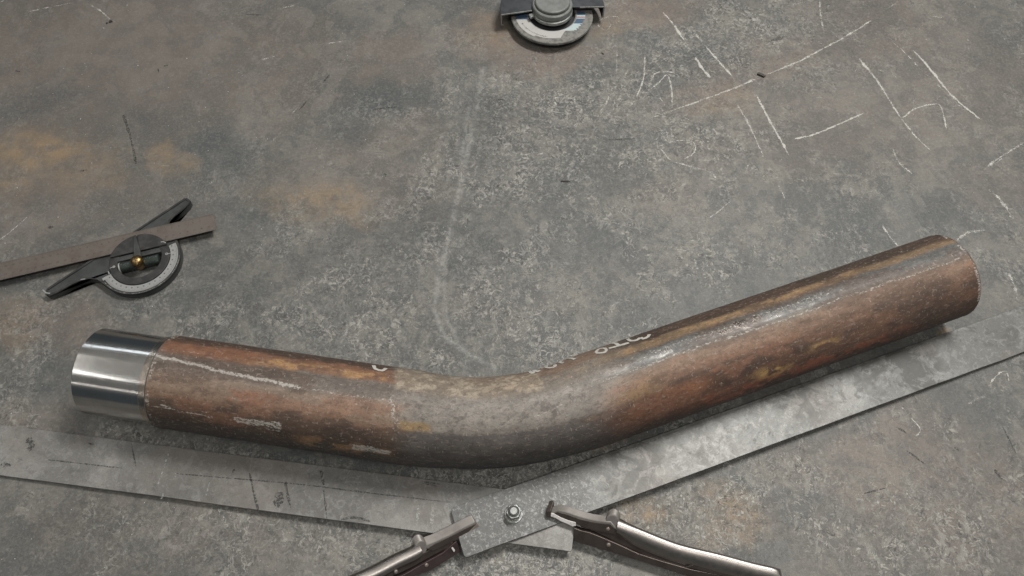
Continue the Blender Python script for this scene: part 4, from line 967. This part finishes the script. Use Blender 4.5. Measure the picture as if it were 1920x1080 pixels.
# wheel with chipped rim
bm = bmesh.new(); lathe(bm, C0, UPV, [(.0400, .0150), (.0705, .0150), (.0712, .0160), (.0708, .0192), (.0695, .0200), (.0600, .0204), (.0430, .0204), (.0400, .0190)], 150, ref=(1, 0, 0), closed_prof=True)
for v in bm.verts:
    r_ = Vector((v.co.x - C0.x, v.co.y - C0.y, 0))
    if r_.length > .065: v.co -= r_.normalized() * max(0, random.gauss(0, .0004))
wheel = finish('grinding_wheel', bm, M['abrasive'], gr_)
bm = bmesh.new()
n = 140; inn = []; out_ = []
for i in range(n + 1):
    a = 2 * math.pi * i / n; dg = math.degrees(a) % 360
    ro = .0600 + .0004 * math.sin(a * 9)
    if 283 < dg < 300: ro = .0590 - .012 * math.sin((dg - 283) / 17 * math.pi * .5)
    elif 300 <= dg < 312: ro = .0478 + .0075 * (dg - 300) / 12
    elif 312 <= dg < 345: ro = .0555 + .0025 * math.sin(dg)
    elif dg >= 345 or dg < 30: ro = .0575
    elif 180 < dg < 240: ro = .0635
    e = Vector((math.cos(a), math.sin(a), 0))
    inn.append(bm.verts.new(C0 + e * .0432 + Vector((0, 0, .0208)))); out_.append(bm.verts.new(C0 + e * ro + Vector((0, 0, .0208))))
for i in range(n): bm.faces.new([inn[i], out_[i], out_[i + 1], inn[i + 1]])
# label keeps its own frame so that the printed stripes sit on the wheel
lab = finish('paper_label', bm, M['label'], gr_)
lab.data.transform(Matrix.Translation((0, 0, 0)))
bm = bmesh.new()
for i, dg in enumerate(np.arange(205, 262, 2.6)):
    a = R(dg); e = Vector((math.cos(a), math.sin(a), 0)); s_ = Vector((-e.y, e.x, 0)); c1 = C0 + e * (.0565 + (i % 2) * .0005) + Vector((0, 0, .0211))
    w_ = random.uniform(.0003, .0008); h_ = random.uniform(.0006, .0014)
    bm.faces.new([bm.verts.new(c1 + s_ * x_ * w_ + e * y_ * h_) for x_, y_ in ((-1, -1), (1, -1), (1, 1), (-1, 1))])
finish('label_lettering', bm, M['print'], gr_)
gl('label_bore_lip', [(.0432, .0209), (.0425, .0212), (.0418, .0200), (.0412, .0165)], M['dial_white'], smooth=True)
gl('depressed_centre', [(.0414, .0166), (.0395, .0158), (.0300, .0156), (.0270, .0170), (.0200, .0172), (.0002, .0172)], M['recess_shade'], smooth=True)  # floor coloured black to stand in for shade under the gear neck
gl('wheel_flange', [(.0200, .0165), (.0200, .0215), (.0190, .0225), (.0002, .0225)], M['collar'])
gl('guard_collar', [(.0345, .0245), (.0352, .0250), (.0352, .0300), (.0340, .0310), (.0240, .0310)], M['collar'], bevel=.0004)
gl('clamp_lug', [(.0345, .0262), (.0420, .0262), (.0425, .0270), (.0425, .0310), (.0345, .0310)], M['collar'], 10, 196, 208, True, .0005)
gl('gear_neck', [(.0320, .0300), (.0345, .0320), (.0345, .0400), (.0330, .0415), (.0300, .0415)], M['gear'], bevel=.0005, dy=.002)
gl('bearing_cap', [(.0300, .0400), (.0300, .0455), (.0285, .0470), (.0002, .0474)], M['gear'], bevel=.0006, dy=.003)
gl('spindle_gap', [(.0200, .0215), (.0260, .0230), (.0300, .0300)], M['recess_shade'], smooth=True)  # black sheet in place of the shade inside the gap
# guard: half drum, top plate and skirt
gl('guard_plate', [(.0300, .0345), (.0885, .0345), (.0900, .0335), (.0900, .0325), (.0300, .0325)], M['guard'], 80, 2, 191, True, .0004)
gl('guard_skirt', [(.0900, .0120), (.0900, .0335), (.0882, .0335), (.0882, .0135), (.0860, .0128), (.0864, .0114)], M['guard'], 80, 2, 191, True, .0004)
for dg, nm in ((191.4, 0), (1.6, 1)):
    a = R(dg); e = Vector((math.cos(a), math.sin(a), 0)); s_ = Vector((-e.y, e.x, 0)) * .0006
    bm = bmesh.new()
    prof = [(.036 if nm == 0 else .047, .0324), (.036 if nm == 0 else .047, .0348), (.0886, .0348), (.0903, .0336), (.0903, .0118), (.0860, .0110), (.0858, .0130), (.0879, .0136), (.0879, .0324)]
    prism(bm, [C0 + e * r_ + Vector((0, 0, z_)) - s_ for r_, z_ in prof], s_ * 2)
    finish('guard_bare_edge', bm, M['guard_edge'], gr_, bevel=.0003)
# gear head and motor body, beyond the top edge
bm = bmesh.new(); secs = []
for yy, wx, z0_, z1_ in ((.034, .022, .036, .060), (.040, .034, .034, .078), (.070, .038, .034, .086), (.100, .036, .036, .084), (.112, .032, .040, .080)):
    c1 = C0 + Vector((0, yy, (z0_ + z1_) / 2)); secs.append([c1 + Vector((wx * math.copysign(abs(math.cos(a)) ** .6, math.cos(a)), 0, (z1_ - z0_) / 2 * math.copysign(abs(math.sin(a)) ** .6, math.sin(a)))) for a in [2 * math.pi * i / 32 for i in range(32)]])
sweep(bm, secs); finish('gear_head', bm, M['gear'], gr_, smooth=True)
bm = bmesh.new(); secs = []
for yy, wx, hz in ((.112, .034, .034), (.125, .037, .036), (.200, .036, .035), (.240, .028, .030), (.330, .027, .028), (.345, .020, .022)):
    c1 = C0 + Vector((0, yy, .058)); secs.append([c1 + Vector((wx * math.cos(a), 0, hz * math.sin(a))) for a in [2 * math.pi * i / 32 for i in range(32)]])
sweep(bm, secs); finish('motor_body', bm, M['dark_body'], gr_, smooth=True)
